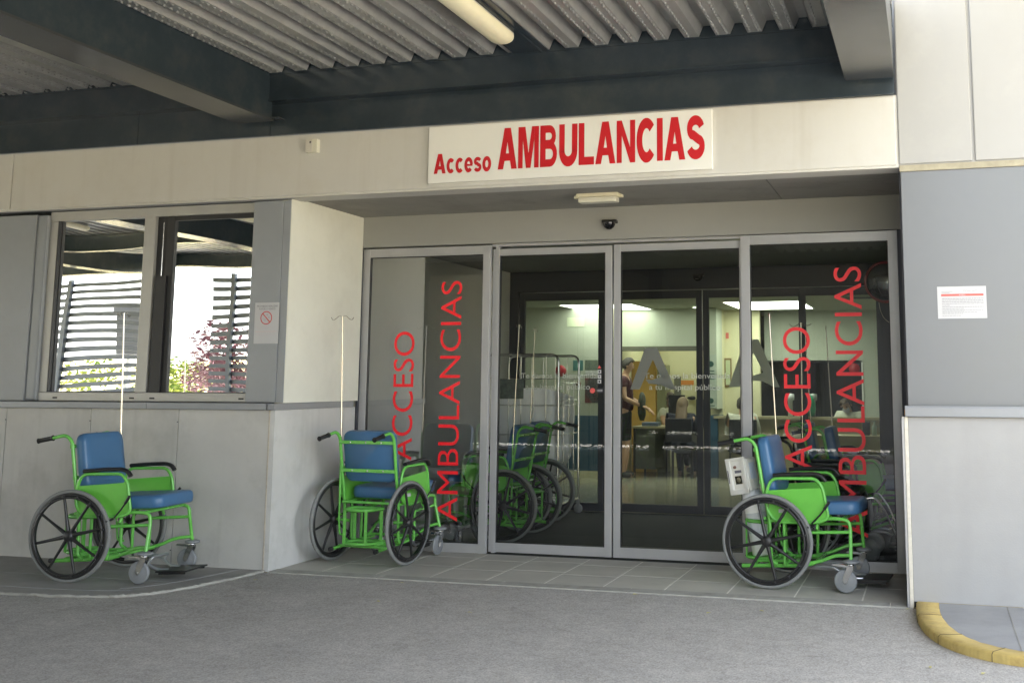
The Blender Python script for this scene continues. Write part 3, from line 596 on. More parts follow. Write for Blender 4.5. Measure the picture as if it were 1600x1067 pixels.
# edge beam over the fascia: web towards the yard, underside of flange visible, fascia plate below
m = MB(); m.box(XL, -.015, -.15, -.018, 3.532, 3.545); m.box(XL, -.015, -.150, -.138, 3.7385, 3.752); m.box(XL, -.015, -.140, -.128, 3.545, 3.738); m.build('edge_beam', steel_m, CN)
m = MB(); m.box(XL, -5.96, -.03, -.005, 3.29, 3.532); m.box(-5.955, -4.735, -.03, -.005, 3.29, 3.532); m.box(-4.730, -.012, -.03, -.005, 3.29, 3.532)
m.build('edge_plate', steel_m, CN)
def main_beam(x0, x1, y0, y1, closed=False):
    m = MB(); m.box(x0, x1, y0, y1, 3.385, 3.402); o = m.build('main_beam_flange', beamu_m, CN)
    m = MB()
    if closed: m.box(x0 + .004, x1 - .004, y0, y1, 3.402, 3.78)
    else:
        m.box(x1 - .03, x1 - .016, y0, y1, 3.402, 3.765); m.box(x0 + .016, x0 + .03, y0, y1, 3.402, 3.765); m.box(x0 + .016, x1 - .016, y0, y1, 3.765, 3.78)
    m.build('main_beam', steel_m, CN)
main_beam(-4.985, -4.665, YF, -.09)
main_beam(-.325, -.008, YF, -.09, True)
main_beam(-9.8, -9.48, YF, -.09); main_beam(-14.28, -13.96, YF, -.09); main_beam(-19.4, -19.08, YF, -.09)
for sx_ in (-9.48, -4.665):   # nothing
    pass
m = MB(); m.box(-4.662, -4.652, -.135, -.128, 3.545, 3.74); m.box(-4.70, -4.60, -.135, -.04, 3.4025, 3.41); m.build('connection_plate', beamu_m, CN)
for y in (-3.45, -6.85, YF + .07): ibeam_x(XL, -.33, y, 3.50, 3.75, .15)
m = MB(); m.box(-2.665, -2.40, YF, -.152, 3.742, 3.75); m.box(-2.46, -2.448, YF, -.152, 3.733, 3.742); m.build('purlin', steel_m, CN)
m = MB(); m.box(-7.45, -7.2, YF, -.152, 3.742, 3.75); m.build('purlin', steel_m, CN)
# corrugated decking, ribs running away from the wall, with rows of pressed dimples on the near bay
PIT = .218
def decking(x0, x1, y0, y1, ph=0):
    m = MB(); prof = []; x = x0 + ph
    while x < x1:
        for dx, z in ((0, 3.752), (.098, 3.752), (.130, 3.825), (.186, 3.825)): prof.append((min(x + dx, x1), z))
        x += PIT
    n = len(prof); m.add([(p[0], y0, p[1]) for p in prof] + [(p[0], y1, p[1]) for p in prof], [(i, i + 1, n + i + 1, n + i) for i in range(n - 1)], False)
    m.add([(x0, y0, 3.86), (x1, y0, 3.86), (x1, y1, 3.86), (x0, y1, 3.86)], [(0, 1, 2, 3)])
    o = m.build('roof_decking', deck_m, CN)
    return prof
def dimples(x0, x1, y0, y1, ph=0):
    m = MB(); x = x0 + ph; k = 0
    while x < x1 - .1:
        k += 1; rows = ((x + .020, 3.752, 0), (x + .078, 3.752, 0)) if k % 4 else ((x + .03, 3.752, 0),)
        for (cx, cz, tl) in rows:
            if -2.69 < cx < -2.38 or -7.47 < cx < -7.18: continue
            y = y1 - .03
            while y > y0:
                r1, r2 = .0105, .017; n = 6; vs = [(cx + r1 * math.cos(2 * math.pi * i / n), y + r2 * math.sin(2 * math.pi * i / n), cz) for i in range(n)] + [(cx + r1 * .55 * math.cos(2 * math.pi * i / n), y + r2 * .6 * math.sin(2 * math.pi * i / n) + .002, cz - .0095) for i in range(n)]
                m.add(vs, [(i, (i + 1) % n, n + (i + 1) % n, n + i) for i in range(n)] + [tuple(range(n, 2 * n))], True); y -= .062
        x += PIT
    m.build('dimple_rows', deck_m, CN)
decking(-22, -4.98, YF, -.15, .05); decking(-4.67, -.33, YF, -.15, .0)
dimples(-4.67, -.35, -2.9, -.16, .0); dimples(-9.45, -5.0, -3.0, -.16, .07)
bx('end_closure', steel_m, CN, XL, -.01, YF - .02, YF - .005, 3.49, 3.868)
bx('deck_closure', steel_m, CN, XL, -.01, -.135, -.004, 3.753, 3.868)
bx('roof_cover', mat('roof_membrane', (.3, .3, .3), .9), CN, XL, -.01, YF, -.02, 3.87, 3.95)
for (x, y) in [(-9.64, YF + .1), (-14.12, YF + .1), (-19.24, YF + .1), (-4.82, YF + .1), (-.17, YF + .1)]:
    m = MB(); m.box(x - .11, x + .11, y - .1, y - .085, 0, 3.385); m.box(x - .11, x + .11, y + .085, y + .1, 0, 3.385); m.box(x - .006, x + .006, y - .085, y + .085, 0, 3.385); m.build('column', steel_m, CN)
fx = empty('tube_light', (-2.555, -1.22, 3.742), 0, 'long cream tube light fixed under the canopy decking', 'light fitting')
m = MB(); m.M = Matrix.Scale(1, 4); m.box(-.07, .07, -.66, .62, -.03, 0, b=.01); m.M = None; m.build('base', mat('lamp_base', (.55, .53, .45), .5), fx)
m = MB(); n = 14; prof = [(.088 * math.cos(math.pi * k / (n - 1)), -.03 - .062 * max(0, math.sin(math.pi * k / (n - 1))) ** .7) for k in range(n)]
ys = [(-.70, .6), (-.69, .82), (-.66, .95), (-.62, 1), (.50, 1), (.56, .97), (.60, .85), (.62, .6)]; vs = []
for (y, s_) in ys: vs += [(p[0] * s_, y, -.03 + (p[1] + .03) * s_) for p in prof]
fs = [(i * n + k, i * n + k + 1, (i + 1) * n + k + 1, (i + 1) * n + k) for i in range(len(ys) - 1) for k in range(n - 1)] + [list(range(n)), list(range(len(vs) - n, len(vs)))]
m.add(vs, fs, True); m.build('diffuser', lampc_m, fx)
for (x, y) in [(-7.3, -2.3), (-9.0, -5.2), (-12, -5.2), (-2.55, -5.3)]:
    c = copy_tree(fx); c.location = (x, y, 3.742)
    c['label'] = {-7.3: 'cream tube light under the canopy in front of the window', -9.0: 'cream tube light of the second canopy bay left of the window', -12: 'cream tube light far left under the canopy', -2.55: 'cream tube light in the outer canopy bay near the solid screen'}[x]
for o in [o for o in bpy.data.objects if o.name.startswith('tube_light')]: o['group'] = 'tube lights under the canopy'
# ------------------------------------------------------------------ screens at the far side of the canopy (seen mirrored in the glass)
slat_m = mat('louvre_slat', (.10, .12, .145), .5, .2)
def louvre(x0, x1, y, label, z0=.22, z1=3.35):
    t = empty('louvre_screen', ((x0 + x1) / 2, y, 0), 0, label, 'louvre screen', 'louvre screens round the canopy'); h = (x1 - x0) / 2; m = MB(); z = z0
    while z < z1: m.box(-h, h, -.03, .03, z, z + .08); z += .158
    m.build('slats', slat_m, t)
    k = 0; x = -h + .45
    while x < h: bx('post', slat_m, t, x, x + .09, .032, .12, 0, 3.38); x += 2.6
louvre(-22, -13.9, YF, 'horizontal louvre screen mirrored in the left window pane')
louvre(-12.85, -9.7, YF, 'horizontal louvre screen mirrored in the right window pane')
ps = empty('solid_screen', (-5.2, YF, 0), 0, 'dark solid metal screen closing the far side of the canopy', 'screen')
m = MB(); x = -4.62
while x < 4.9: m.box(x, x + .26, -.03, .0, .21, 3.52); m.box(x + .26, x + .34, -.012, .0, .21, 3.52); x += .34
m.build('cladding', mat('dark_cladding', (.16, .165, .17), .6), ps); bx('kerb', kerbs_m, ps, -4.4, 5.1, -.1, .05, 0, .115)
gb = empty('information_panel', (-15.2, YF - .6, 0), 0, 'grey information panel on a post beyond the louvre screen', 'information panel')
bx('panel', greyp_m, gb, -.28, .28, -.04, .04, 1.9, 2.65); bx('head', greyp_m, gb, -.36, .36, -.06, .06, 2.652, 2.8); bx('post', silver_m, gb, -.04, .04, -.03, .03, 0, 1.9)
# ------------------------------------------------------------------ verge plants beyond the screens
def crown(name, cx, cy, cz, rx, ry, rz, n, size, mats, parent):
    m = MB(); lobes = [(random.uniform(-.6, .6) * rx, random.uniform(-.6, .6) * ry, random.uniform(-.5, .7) * rz, random.uniform(.35, .6)) for _ in range(9)]
    for i in range(n):
        lx, ly, lz, lr = random.choice(lobes); u = Vector((random.gauss(0, 1), random.gauss(0, 1), random.gauss(0, 1))).normalized() * (random.random() ** .4)
        p = Vector((cx + lx + u.x * rx * lr, cy + ly + u.y * ry * lr, cz + lz + u.z * rz * lr)); m.mi = random.randrange(len(mats))
        a = Vector((random.gauss(0, 1), random.gauss(0, 1), random.gauss(0, .6))).normalized(); b_ = a.orthogonal().normalized(); s_ = size * random.uniform(.6, 1.3)
        m.add([p - a * s_, p + b_ * s_ * .4, p + a * s_, p - b_ * s_ * .4], [(0, 1, 2, 3)], False)
    return m.build(name, mats, parent)
pl_m = [mat('plum_leaf', (.09, .035, .045), .6), mat('plum_leaf_light', (.15, .07, .075), .6)]
gr_m = [mat('leaf_green', (.07, .12, .025), .6), mat('leaf_yellow_green', (.16, .20, .035), .6)]
bark_m = mat('bark', (.09, .07, .05), .9, var=.2, scale=10)
def plant(name, x, y, h, rx, mats, n, label, cat, size=.09, group=None):
    t = empty(name, (x, y, 0), 0, label, cat, group); m = MB()
    m.tube([(0, 0, 0), (.03, 0, h * .25), (-.02, .02, h * .55), (0, 0, h * .8)], .05, 8, rr=[.07, .055, .04, .02])
    for k in range(6):
        a = k * 1.05; m.tube([(0, 0, h * .22 + k * .04), (math.cos(a) * rx * .4, math.sin(a) * rx * .4, h * .55), (math.cos(a) * rx * .6, math.sin(a) * rx * .6, h * .8)], .02, 5, rr=[.03, .02, .008])
    m.build('trunk', bark_m, t); crown('crown', 0, 0, h * .6, rx, rx, h * .42, n, size, mats, t); return t
plant('plum_tree', -15.6, -14.6, 2.7, 1.2, pl_m, 2600, 'purple leaved plum tree beyond the screens, mirrored in the right pane', 'tree')
for i, (x, y, h, r, lb) in enumerate([(-27.5, -21.5, 2.2, 2.4, 'broad green bush far left beyond the louvre screen'), (-23.8, -22.5, 2.0, 2.2, 'green bush behind the information panel'), (-12.2, -16.5, 1.9, 1.5, 'green bush right of the plum tree'), (-7.8, -15.5, 1.6, 1.6, 'low green bush beyond the dark solid screen'), (-4.5, -14.5, 1.5, 1.6, 'low green bush beyond the right half of the solid screen')]):
    plant('bush', x, y, h, r, gr_m, 1800, lb, 'bush', .11, 'bushes on the verge beyond the canopy')
m = MB()
for i in range(5200):
    x = random.uniform(-9.5, .5); u = random.random(); z = .02 + .75 * u; y = -12.0 + random.uniform(-.5, .5) * (1 - .4 * u); m.mi = random.choice([0, 1, 1, 2])
    a = Vector((random.gauss(0, 1), random.gauss(0, 1), random.gauss(0, .8))).normalized(); b_ = a.orthogonal().normalized(); s_ = random.uniform(.03, .07); p = Vector((x, y, z))
    m.add([p - a * s_, p + b_ * s_ * .45, p + a * s_, p - b_ * s_ * .45], [(0, 1, 2, 3)], False)
tag(m.build('hedge', gr_m + [mat('leaf_yellow', (.34, .32, .07), .6)]), 'low sunlit yellow green hedge beyond the dark screen', 'hedge', kind='stuff')
m = MB(); n = 30; vs = []
for j in range(10):
    for i in range(n):
        x = -48 + i * 2.2; y = -21 - j * 3.0; vs.append((x, y, (0 if j == 0 else .30 * j + .35 * math.sin(i * .8 + j) + .2 * math.sin(i * 2.1))))
m.add(vs, [(j * n + i, j * n + i + 1, (j + 1) * n + i + 1, (j + 1) * n + i) for j in range(9) for i in range(n - 1)], True)
tag(m.build('hill', earth_m), kind='structure')
# ------------------------------------------------------------------ wheelchairs
def wheelchair(label, tall=1.86, hook_dir=90, oxy=False, tubes=green_m, side=greend_m, pad=blue_m):
    t = empty('wheelchair', (0, 0, 0), 0, label, 'wheelchair', 'green framed hospital wheelchairs')
    # frame
    m = MB()
    for s in (-1, 1):
        y = s * .245
        m.tube([(-.25, y, .976), (-.145, y, .998), (-.093, y, .955), (-.044, y, .66), (.0, y, .44), (.008, y, .17), (.05, y, .15)], .0125, 8, fil=.05)
        m.tube([(-.02, s * .27, .62), (.02, s * .27, .73), (.33, s * .27, .737), (.375, s * .27, .68), (.412, s * .27, .475), (.34, s * .27, .446), (.06, s * .27, .436), (-.01, s * .27, .50)], .0115, 8, closed=True, fil=.05)
        m.tube([(.0, y, .442), (.46, y, .476), (.545, y, .465), (.552, y, .40), (.557, s * .29, .217)], .0125, 8, fil=.06)
        m.tube([(.24, y, .372), (.548, y, .39)], .0115, 8); m.tube([(.24, y, .372), (.235, y, .15)], .0115, 8, fil=.03)
        m.tube([(.22, s * .2, .155), (.35, s * .22, .186), (.44, s * .24, .232), (.555, s * .28, .243)], .0125, 8, fil=.05)
        m.tube([(-.21, s * .20, .122), (.22, s * .20, .147), (.30, s * .21, .170)], .014, 8); m.tube([(-.13, s * .13, .15), (.25, s * .13, .165)], .0115, 8)
        m.tube([(0, s * .2, .31), (0, s * .31, .315)], .012, 8); m.tube([(.001, s * .245, .315), (.001, s * .2, .31)], .012, 8)
        m.tube([(.10, s * .245, .45), (.10, s * .245, .16)], .011, 8); m.tube([(.33, s * .27, .40), (.33, s * .245, .44)], .010, 6)
    for (x, z, h) in [(-.035, .455, .24), (.10, .152, .24), (.30, .172, .21), (.50, .474, .24), (.22, .462, .24), (-.02, .14, .2), (-.12, .137, .2)]: m.tube([(x, -h, z), (x, h, z)], .011, 8)
    for z in (.918, .70):   # flat cross bars behind the backrest
        x = -.093 + (.955 - z) * .17; m.box(x - .022, x - .010, -.245, .245, z - .013, z + .013, b=.003)
    m.build('frame', tubes, t)
    m = MB()
    for z in (.918, .70):
        x = -.093 + (.955 - z) * .17
        for y in (-.14, 0, .14): m.lathe([(.0001, .004), (.006, .003), (.007, 0)], c=(x - .022, y, z), ax=(-1, 0, 0), n=8)
    m.build('bolt_row', chrome_m, t)
    for s in (-1, 1):
        m = MB(); m.tube([(.30, s * .285, .44), (.36, s * .30, .50), (.41, s * .31, .565)], .006, 6); m.tube([(.39, s * .306, .54), (.425, s * .313, .59)], .010, 8); m.tube([(.29, s * .285, .43), (.285, s * .35, .42)], .008, 6); m.build('brake_lever', black_m, t)
    # rear rack between the wheels
    m = MB()
    for z, th in ((.415, .03), (.165, .022)):
        ring = smooth([(-.03, -.13), (-.22, -.10), (-.22, .11), (-.03, .13), (-.02, 0), (-.03, -.13)], 2)
        m.tube([(p[0], p[1], z) for p in ring[:-1]], .014, 4, closed=True, flat=1)
    for (x, y) in [(-.205, -.09), (-.205, .10), (-.04, -.12), (-.04, .12)]: m.box(x - .004, x + .004, y - .012, y + .012, .165, .415)
    m.box(-.2, -.03, -.1, .11, .158, .166); m.build('cylinder_rack', tubes, t)
    for s in (-1, 1):
        y = s * .27; m = MB(); m.prism([(.0, .648), (.372, .678), (.408, .49), (.375, .462), (.33, .452), (.06, .448), (.005, .50)], 'y', y - .0025, y + .0025); sp = m.build('side_panel', side, t)
        m = MB(); m.box(.07, .125, y + s * .003 - .0004, y + s * .003 + .0004, .50, .525); m.build('sticker', paper_m, sp)
        m = MB(); m.tube([(.035, y, .750), (.20, y, .764), (.325, y, .768), (.37, y, .757), (.398, y, .722)], .02, 10, rr=[.019, .024, .024, .026, .018], flat=.72, fil=.02, up=(0, 0, 1)); m.build('armrest_pad', black_m, t)
        m = MB(); g_ = [(-.245, s * .245, .9765), (-.262, s * .245, .973), (-.345, s * .245, .957), (-.362, s * .245, .9535)]; m.tube(g_, .016, 10, rr=[.021, .0165, .016, .020]); m.build('push_grip', black_m, t)
        m = MB(); m.tube([(-.212, s * .20, .122), (-.24, s * .20, .121)], .0175, 10); m.build('tube_cap', black_m, t)
        # big wheel
        wy = s * .335; c = (0, wy, .315); m = MB()
        NR = 64; ring = lambda r_, yy: [(r_ * math.cos(2 * math.pi * k / NR), yy, .315 + r_ * math.sin(2 * math.pi * k / NR)) for k in range(NR)]
        m.tube(ring(.279, wy), .018, 8, closed=True); m.tube(ring(.262, wy + s * .022), .0085, 6, closed=True)
        for k in range(16):     # finger lumps of the push rim
            a = 2 * math.pi * (k + .5) / 16; m.lathe([(.001, -.012), (.012, -.006), (.012, .006), (.001, .012)], c=(.268 * math.cos(a), wy + s * .018, .315 + .268 * math.sin(a)), ax=(-math.sin(a), 0, math.cos(a)), n=8)
        for k in range(8):
            a = math.pi / 4 * k + .22; ca, sa = math.cos(a), math.sin(a)
            m.tube([(.03 * ca, wy + s * .008, .315 + .03 * sa), (.15 * ca, wy + s * .006, .315 + .15 * sa), (.272 * ca, wy + s * .002, .315 + .272 * sa)], .01, 6, rr=[.015, .0105, .0095])
        m.lathe([(.0001, .034), (.02, .033), (.034, .025), (.043, .008), (.045, -.02), (.0001, -.022)], c=(0, wy, .315), ax=(0, s, 0), n=18)
        wh = m.build('wheel', black_m, t); m = MB(); m.tube(ring(.3015, wy), .0145, 10, closed=True, flat=1); m.build('tyre', rub_m, wh)
        # castor
        cy = s * .295; m = MB(); m.lathe([(.0001, .012), (.03, .011), (.052, .003), (.055, -.004), (.05, -.010), (.0001, -.011)], c=(.557, cy, .207), n=20); cs = m.build('castor', castgrey_m, t)
        m = MB(); m.lathe([(.0001, 0), (.024, 0), (.024, -.018), (.0001, -.018)], c=(.555, cy, .195), n=14)
        for q in (-1, 1): m.prism([(.575, .182), (.535, .182), (.502, .09), (.508, .066), (.522, .062), (.534, .072), (.572, .155)], 'y', cy + q * .021 - .0015, cy + q * .021 + .0015)
        m.tube([(.52, cy - .026, .078), (.52, cy + .026, .078)], .006, 8); m.prism([(.43, .176), (.44, .188), (.50, .186), (.56, .178), (.56, .168), (.49, .17)], 'y', cy - .012, cy + .012); m.build('fork', chrome_m, cs)
        m = MB(); m.lathe([(.0001, -.014), (.05, -.014), (.056, -.010), (.066, -.015), (.075, -.008), (.077, 0), (.075, .008), (.066, .015), (.056, .010), (.05, .014), (.0001, .014)], c=(.52, cy, .078), ax=(0, 1, 0), n=26); m.build('castor_wheel', castgrey_m, cs)
    # cushions
    def cushion(name, w_, d_, h_, M, r=.03, corner=.07):
        m = MB(); P = []
        for (sx, sy) in ((1, 1), (-1, 1), (-1, -1), (1, -1)):
            for k in range(5):
                a = math.pi / 2 * k / 4 + {(1, 1): 0, (-1, 1): math.pi / 2, (-1, -1): math.pi, (1, -1): 1.5 * math.pi}[(sx, sy)]
                P.append((sx * (w_ / 2 - corner) + corner * math.cos(a), sy * (d_ / 2 - corner) + corner * math.sin(a)))
        n = len(P); vs = []; L_ = [(-h_ / 2, .965), (-h_ / 2 + r * .3, .99), (-h_ / 2 + r, 1), (h_ / 2 - r, 1), (h_ / 2 - r * .35, .985), (h_ / 2, .94), (h_ / 2 + .004, .7), (h_ / 2 + .006, .3)]
        for z, s_ in L_: vs += [(p[0] * s_, p[1] * s_, z) for p in P]
        fs = [(i * n + k, i * n + (k + 1) % n, (i + 1) * n + (k + 1) % n, (i + 1) * n + k) for i in range(len(L_) - 1) for k in range(n)] + [list(range(n))[::-1], list(range(len(vs) - n, len(vs)))]
        m.M = M; m.add(vs, fs, True); return m.build(name, pad, t)
    cushion('seat', .56, .47, .085, Matrix.Translation((.33, 0, .535)) @ Matrix.Rotation(R(-2.5), 4, 'Y'), .032)
    cushion('backrest', .395, .455, .075, Matrix.Translation((-.022, 0, .812)) @ Matrix.Rotation(R(-9.5), 4, 'Y') @ Matrix.Rotation(R(90), 4, 'Y'), .025, .06)
    # foot plate on grey bent tubes
    m = MB()
    for s in (-1, 1): m.tube([(.28, s * .10, .13), (.40, s * .10, .135), (.46, s * .10, .10), (.52, s * .085, .065), (.60, s * .07, .062)], .0115, 8, fil=.04)
    m.tube([(.46, -.10, .10), (.49, -.10, .15), (.49, .10, .15), (.46, .10, .10)], .01, 8, fil=.03); fr = m.build('footrest', silver_m, t)
    m = MB(); m.M = Matrix.Translation((.66, 0, .062)) @ Matrix.Rotation(R(-3), 4, 'Y'); m.box(-.12, .12, -.14, .14, -.006, .006, b=.005); m.box(-.1, .1, -.13, -.12, -.02, -.006); m.box(-.1, .1, .12, .13, -.02, -.006); m.build('footplate', black_m, fr)
    # drip pole
    px_, py = -.06, .262; m = MB(); m.tube([(px_ + .02, py, .34), (px_ + .005, py, .95), (px_ - .035, py, tall)], .0055, 8, rr=[.007, .007, .0045])
    po = m.build('drip_pole', stain_m, t); hd = Vector((math.cos(R(hook_dir)), math.sin(R(hook_dir)), 0)); T_ = Vector((px_ - .035, py, tall)); m = MB()
    for s in (-1, 1): m.tube([T_ + Vector((0, 0, -.002)), T_ + hd * s * .03 + Vector((0, 0, .006)), T_ + hd * s * .062 + Vector((0, 0, -.022)), T_ + hd * s * .085 + Vector((0, 0, -.03)), T_ + hd * s * .098 + Vector((0, 0, -.008))], .0028, 6, fil=.015)
    m.build('hook', stain_m, po)
    m = MB(); m.tube([(.02, py, .20), (-.03, py, .20), (-.045, py, .30), (-.05, py, .93)], .0085, 8, fil=.04); m.tube([(-.045, py, .36), (-.04, .245, .36)], .008, 6); m.build('pole_socket', tubes, t)
    return t
GRN = 'green framed hospital wheelchairs'
wc = wheelchair('green wheelchair with blue seat on the left pavement under the window', tall=1.90, hook_dir=97)
wc.location = (-5.675, -.50, .016); wc.rotation_euler.z = R(6)
def place(label, x, y, z, h, dz=0):
    c = copy_tree(wc); c.location = (x, y, z); c.rotation_euler.z = R(h); c['label'] = label; return c
wB = place('green wheelchair seen from behind beside the left recess wall', -4.075, .565, .009, 85)
wC = place('green wheelchair carrying a white oxygen cylinder before the right glass panel', -.93, .685, .009, -5)
wD = place('nearest green wheelchair behind the left sliding door, facing left', -3.485, 2.19, .004, 180)
wE = place('farther green wheelchair behind the left sliding door, next to the wire cage', -3.60, 2.93, .004, 179)
wF = place('green wheelchair behind the right glass panel, beyond the black wheelchair', -.66, 2.62, .004, 0)
wH = place('rearmost green wheelchair behind the right glass panel by the inner doors', -.93, 3.45, .004, 2)
# black folding wheelchair behind the right panel
bk = empty('wheelchair', (-.82, 1.93, .004), R(-2), 'black folding wheelchair with chrome leg rests behind the right glass panel', 'wheelchair')
blkc_m = mat('black_upholstery', (.012, .012, .015), .35)
m = MB()
for s in (-1, 1):
    y = s * .22
    m.tube([(-.32, y, .92), (-.18, y, .93), (-.12, y, .88), (-.06, y, .50), (-.05, y, .15)], .012, 8, fil=.05); m.tube([(-.06, y, .50), (.42, y, .50), (.44, y, .18)], .011, 8, fil=.05)
    m.tube([(-.06, y, .20), (.44, y, .22)], .011, 8); m.tube([(-.08, y, .70), (.34, y, .72), (.36, y, .50)], .011, 8, fil=.05)
m.tube([(.0, -.22, .20), (.05, .22, .49)], .01, 8); m.tube([(.06, .22, .20), (.0, -.22, .49)], .01, 8); m.build('frame', black_m, bk)
m = MB(); m.box(-.02, .42, -.21, .21, .50, .545, b=.02); m.build('seat', blkc_m, bk)
m = MB(); m.M = Matrix.Translation((-.075, 0, .72)) @ Matrix.Rotation(R(-8), 4, 'Y'); m.box(-.015, .02, -.21, .21, -.2, .19, b=.015); m.build('backrest', blkc_m, bk)
for s in (-1, 1):
    m = MB(); m.box(-.03, .30, s * .22 - .025, s * .22 + .025, .725, .755, b=.012); m.build('armrest_pad', black_m, bk)
    m = MB(); m.tube([(-.32, s * .22, .92), (-.41, s * .22, .91)], .017, 10); m.build('push_grip', black_m, bk)
    m = MB(); rg = [(.26 * math.cos(2 * math.pi * k / 48), s * .29, .30 + .26 * math.sin(2 * math.pi * k / 48)) for k in range(48)]; m.tube(rg, .01, 6, closed=True)
    for k in range(10): a = math.pi * k / 5; m.tube([(0, s * .29, .30), (.26 * math.cos(a), s * .29, .30 + .26 * math.sin(a))], .004, 5)
    m.lathe([(.0001, .03), (.03, .025), (.03, -.02), (.0001, -.02)], c=(0, s * .29, .30), ax=(0, s, 0), n=12); wh = m.build('wheel', silver_m, bk)
    m = MB(); m.tube([(p[0] * 1.09, p[1], .30 + (p[2] - .30) * 1.09) for p in rg], .014, 8, closed=True); m.build('tyre', black_m, wh)
    m = MB(); m.tube([(.44, s * .2, .48), (.52, s * .19, .50), (.60, s * .18, .40), (.70, s * .17, .14)], .009, 8, fil=.08); lr = m.build('leg_rest', chrome_m, bk)
    m = MB(); m.box(.62, .76, s * .03, s * .16, .10, .112, b=.004); m.build('footplate', black_m, lr)
    m = MB(); m.lathe([(.0001, -.012), (.06, -.012), (.085, -.010), (.09, 0), (.085, .010), (.06, .012), (.0001, .012)], c=(.47, s * .24, .09), ax=(0, 1, 0), n=22); m.build('castor', rub_m, bk)
m = MB(); m.tube([(-.1, .24, .4), (-.09, .24, 1.90)], .006, 8); m.tube([(-.19, .24, 1.89), (-.16, .24, 1.86), (-.09, .24, 1.90), (-.03, .24, 1.87), (.0, .24, 1.89)], .003, 6, fil=.02); m.build('drip_pole', stain_m, bk)
# ------------------------------------------------------------------ oxygen cylinder with white regulator housing
ox = empty('oxygen_cylinder', (-.93 - .105, .685 - .005, .18), R(-5), 'white oxygen cylinder with a white gauge housing in the rack of the right wheelchair', 'oxygen cylinder')
tl = Matrix.Rotation(R(-10), 4, 'Y')
m = MB(); m.M = tl; m.lathe([(.0001, 0), (.065, .002), (.074, .015), (.074, .39), (.070, .43), (.05, .465), (.026, .485), (.024, .52), (.0001, .52)], n=28); m.build('bottle', white_m, ox)
m = MB(); m.M = tl; m.lathe([(.0744, .16), (.0744, .30)], n=28); m.build('label_band', mat('label_paper', (.62, .63, .66), .5), ox)
hb = Matrix.Rotation(R(-10), 4, 'Y') @ Matrix.Translation((-.028, -.02, .455)) @ Matrix.Rotation(R(-22), 4, 'Z') @ Matrix.Scale(1.15, 4)
m = MB(); m.M = hb
m.box(-.068, .07, -.05, .052, .0, .20, b=.012); m.box(-.085, -.055, -.062, -.045, -.01, .21, b=.004); m.box(.035, .06, -.062, -.045, -.01, .21, b=.004); m.box(-.085, .06, -.062, -.045, .195, .212, b=.003); m.box(-.085, .06, -.062, -.045, -.012, .02, b=.003)
ho = m.build('regulator_housing', mat('off_white_plastic', (.74, .73, .68), .4), ox)
m = MB(); m.M = hb; m.box(-.035, .015, -.0535, -.0505, .05, .10, b=.001); m.build('gauge_window', mat('olive_dark', (.03, .03, .018), .2), ho)
m = MB(); m.M = hb; m.lathe([(.0001, .003), (.014, .003), (.016, 0)], c=(-.008, -.054, .076), ax=(0, -1, 0), n=14); m.build('gauge', brs := mat('gauge_face', (.16, .14, .09), .4), ho)
m = MB(); m.M = hb; m.lathe([(.0001, .012), (.008, .011), (.01, 0)], c=(-.022, -.051, .155), ax=(0, -1, 0), n=12); m.build('outlet', mat('brown_outlet', (.22, .12, .09), .5), ho)
m = MB(); m.M = hb; m.box(-.03, .02, -.052, -.0503, .118, .134); m.box(-.078, -.072, -.0635, -.0622, .06, .14); m.build('caption_strip', greyt_m, ho)
m = MB(); m.M = hb; m.box(.0703, .0712, -.03, .03, .07, .17); m.build('label', mat('label_pale_blue', (.60, .66, .74), .5), ho)
# ------------------------------------------------------------------ linen cage
cg = empty('linen_cage', (-3.93, 3.78, .004), 0, 'chrome wire linen cage on castors holding a big white bag', 'linen cage')
X0, X1, Y0, Y1, H = -.42, .40, -.34, .34, 1.67
m = MB()
for y in (Y0, Y1): m.tube([(X0, y, .14), (X0, y, H), (X1, y, H), (X1, y, .14)], .013, 8, fil=.09)
for x in (X0, X1):
    m.tube([(x, Y0, .15), (x, Y1, .15)], .012, 8); m.tube([(x, Y0, 1.2), (x, Y1, 1.2)], .005, 6)
for y in (Y0, Y1): m.tube([(X0, y, .15), (X1, y, .15)], .012, 8)
m.build('frame', chrome_m, cg)
m = MB()
for y in (Y0, Y1):
    for k in range(1, 6): x = X0 + (X1 - X0) * k / 6; m.tube([(x, y, .15), (x, y, H)], .0045, 6)
    for z in (.45, .85, 1.15, 1.42): m.tube([(X0, y, z), (X1, y, z)], .004, 6)
for k in range(1, 4):
    y = Y0 + (Y1 - Y0) * k / 4
    m.tube([(X1, y, .15), (X1, y, 1.42)], .0045, 6); m.tube([(X0, y, .15), (X0, y, 1.42)], .0045, 6)
for z in (.45, .85, 1.15, 1.38): m.tube([(X1, Y0, z), (X1, Y1, z)], .004, 6)
m.box(X0, X1, Y0, Y1, .145, .155); m.build('wire_mesh', chrome_m, cg)
for (x, y) in ((X0, Y0), (X1, Y0), (X0, Y1), (X1, Y1)):
    m = MB(); m.lathe([(.0001, -.012), (.045, -.012), (.05, 0), (.045, .012), (.0001, .012)], c=(x, y, .05), ax=(0, 1, 0), n=18); m.box(x - .014, x + .014, y - .02, y - .015, .05, .145); m.box(x - .014, x + .014, y + .015, y + .02, .05, .145); m.build('castor', castgrey_m, cg)
bag_m = mat('white_bag_plastic', (.94, .95, .95), .5, bump=.12, bscale=14)
m = MB(); NA, NZ = 48, 22; vs = []
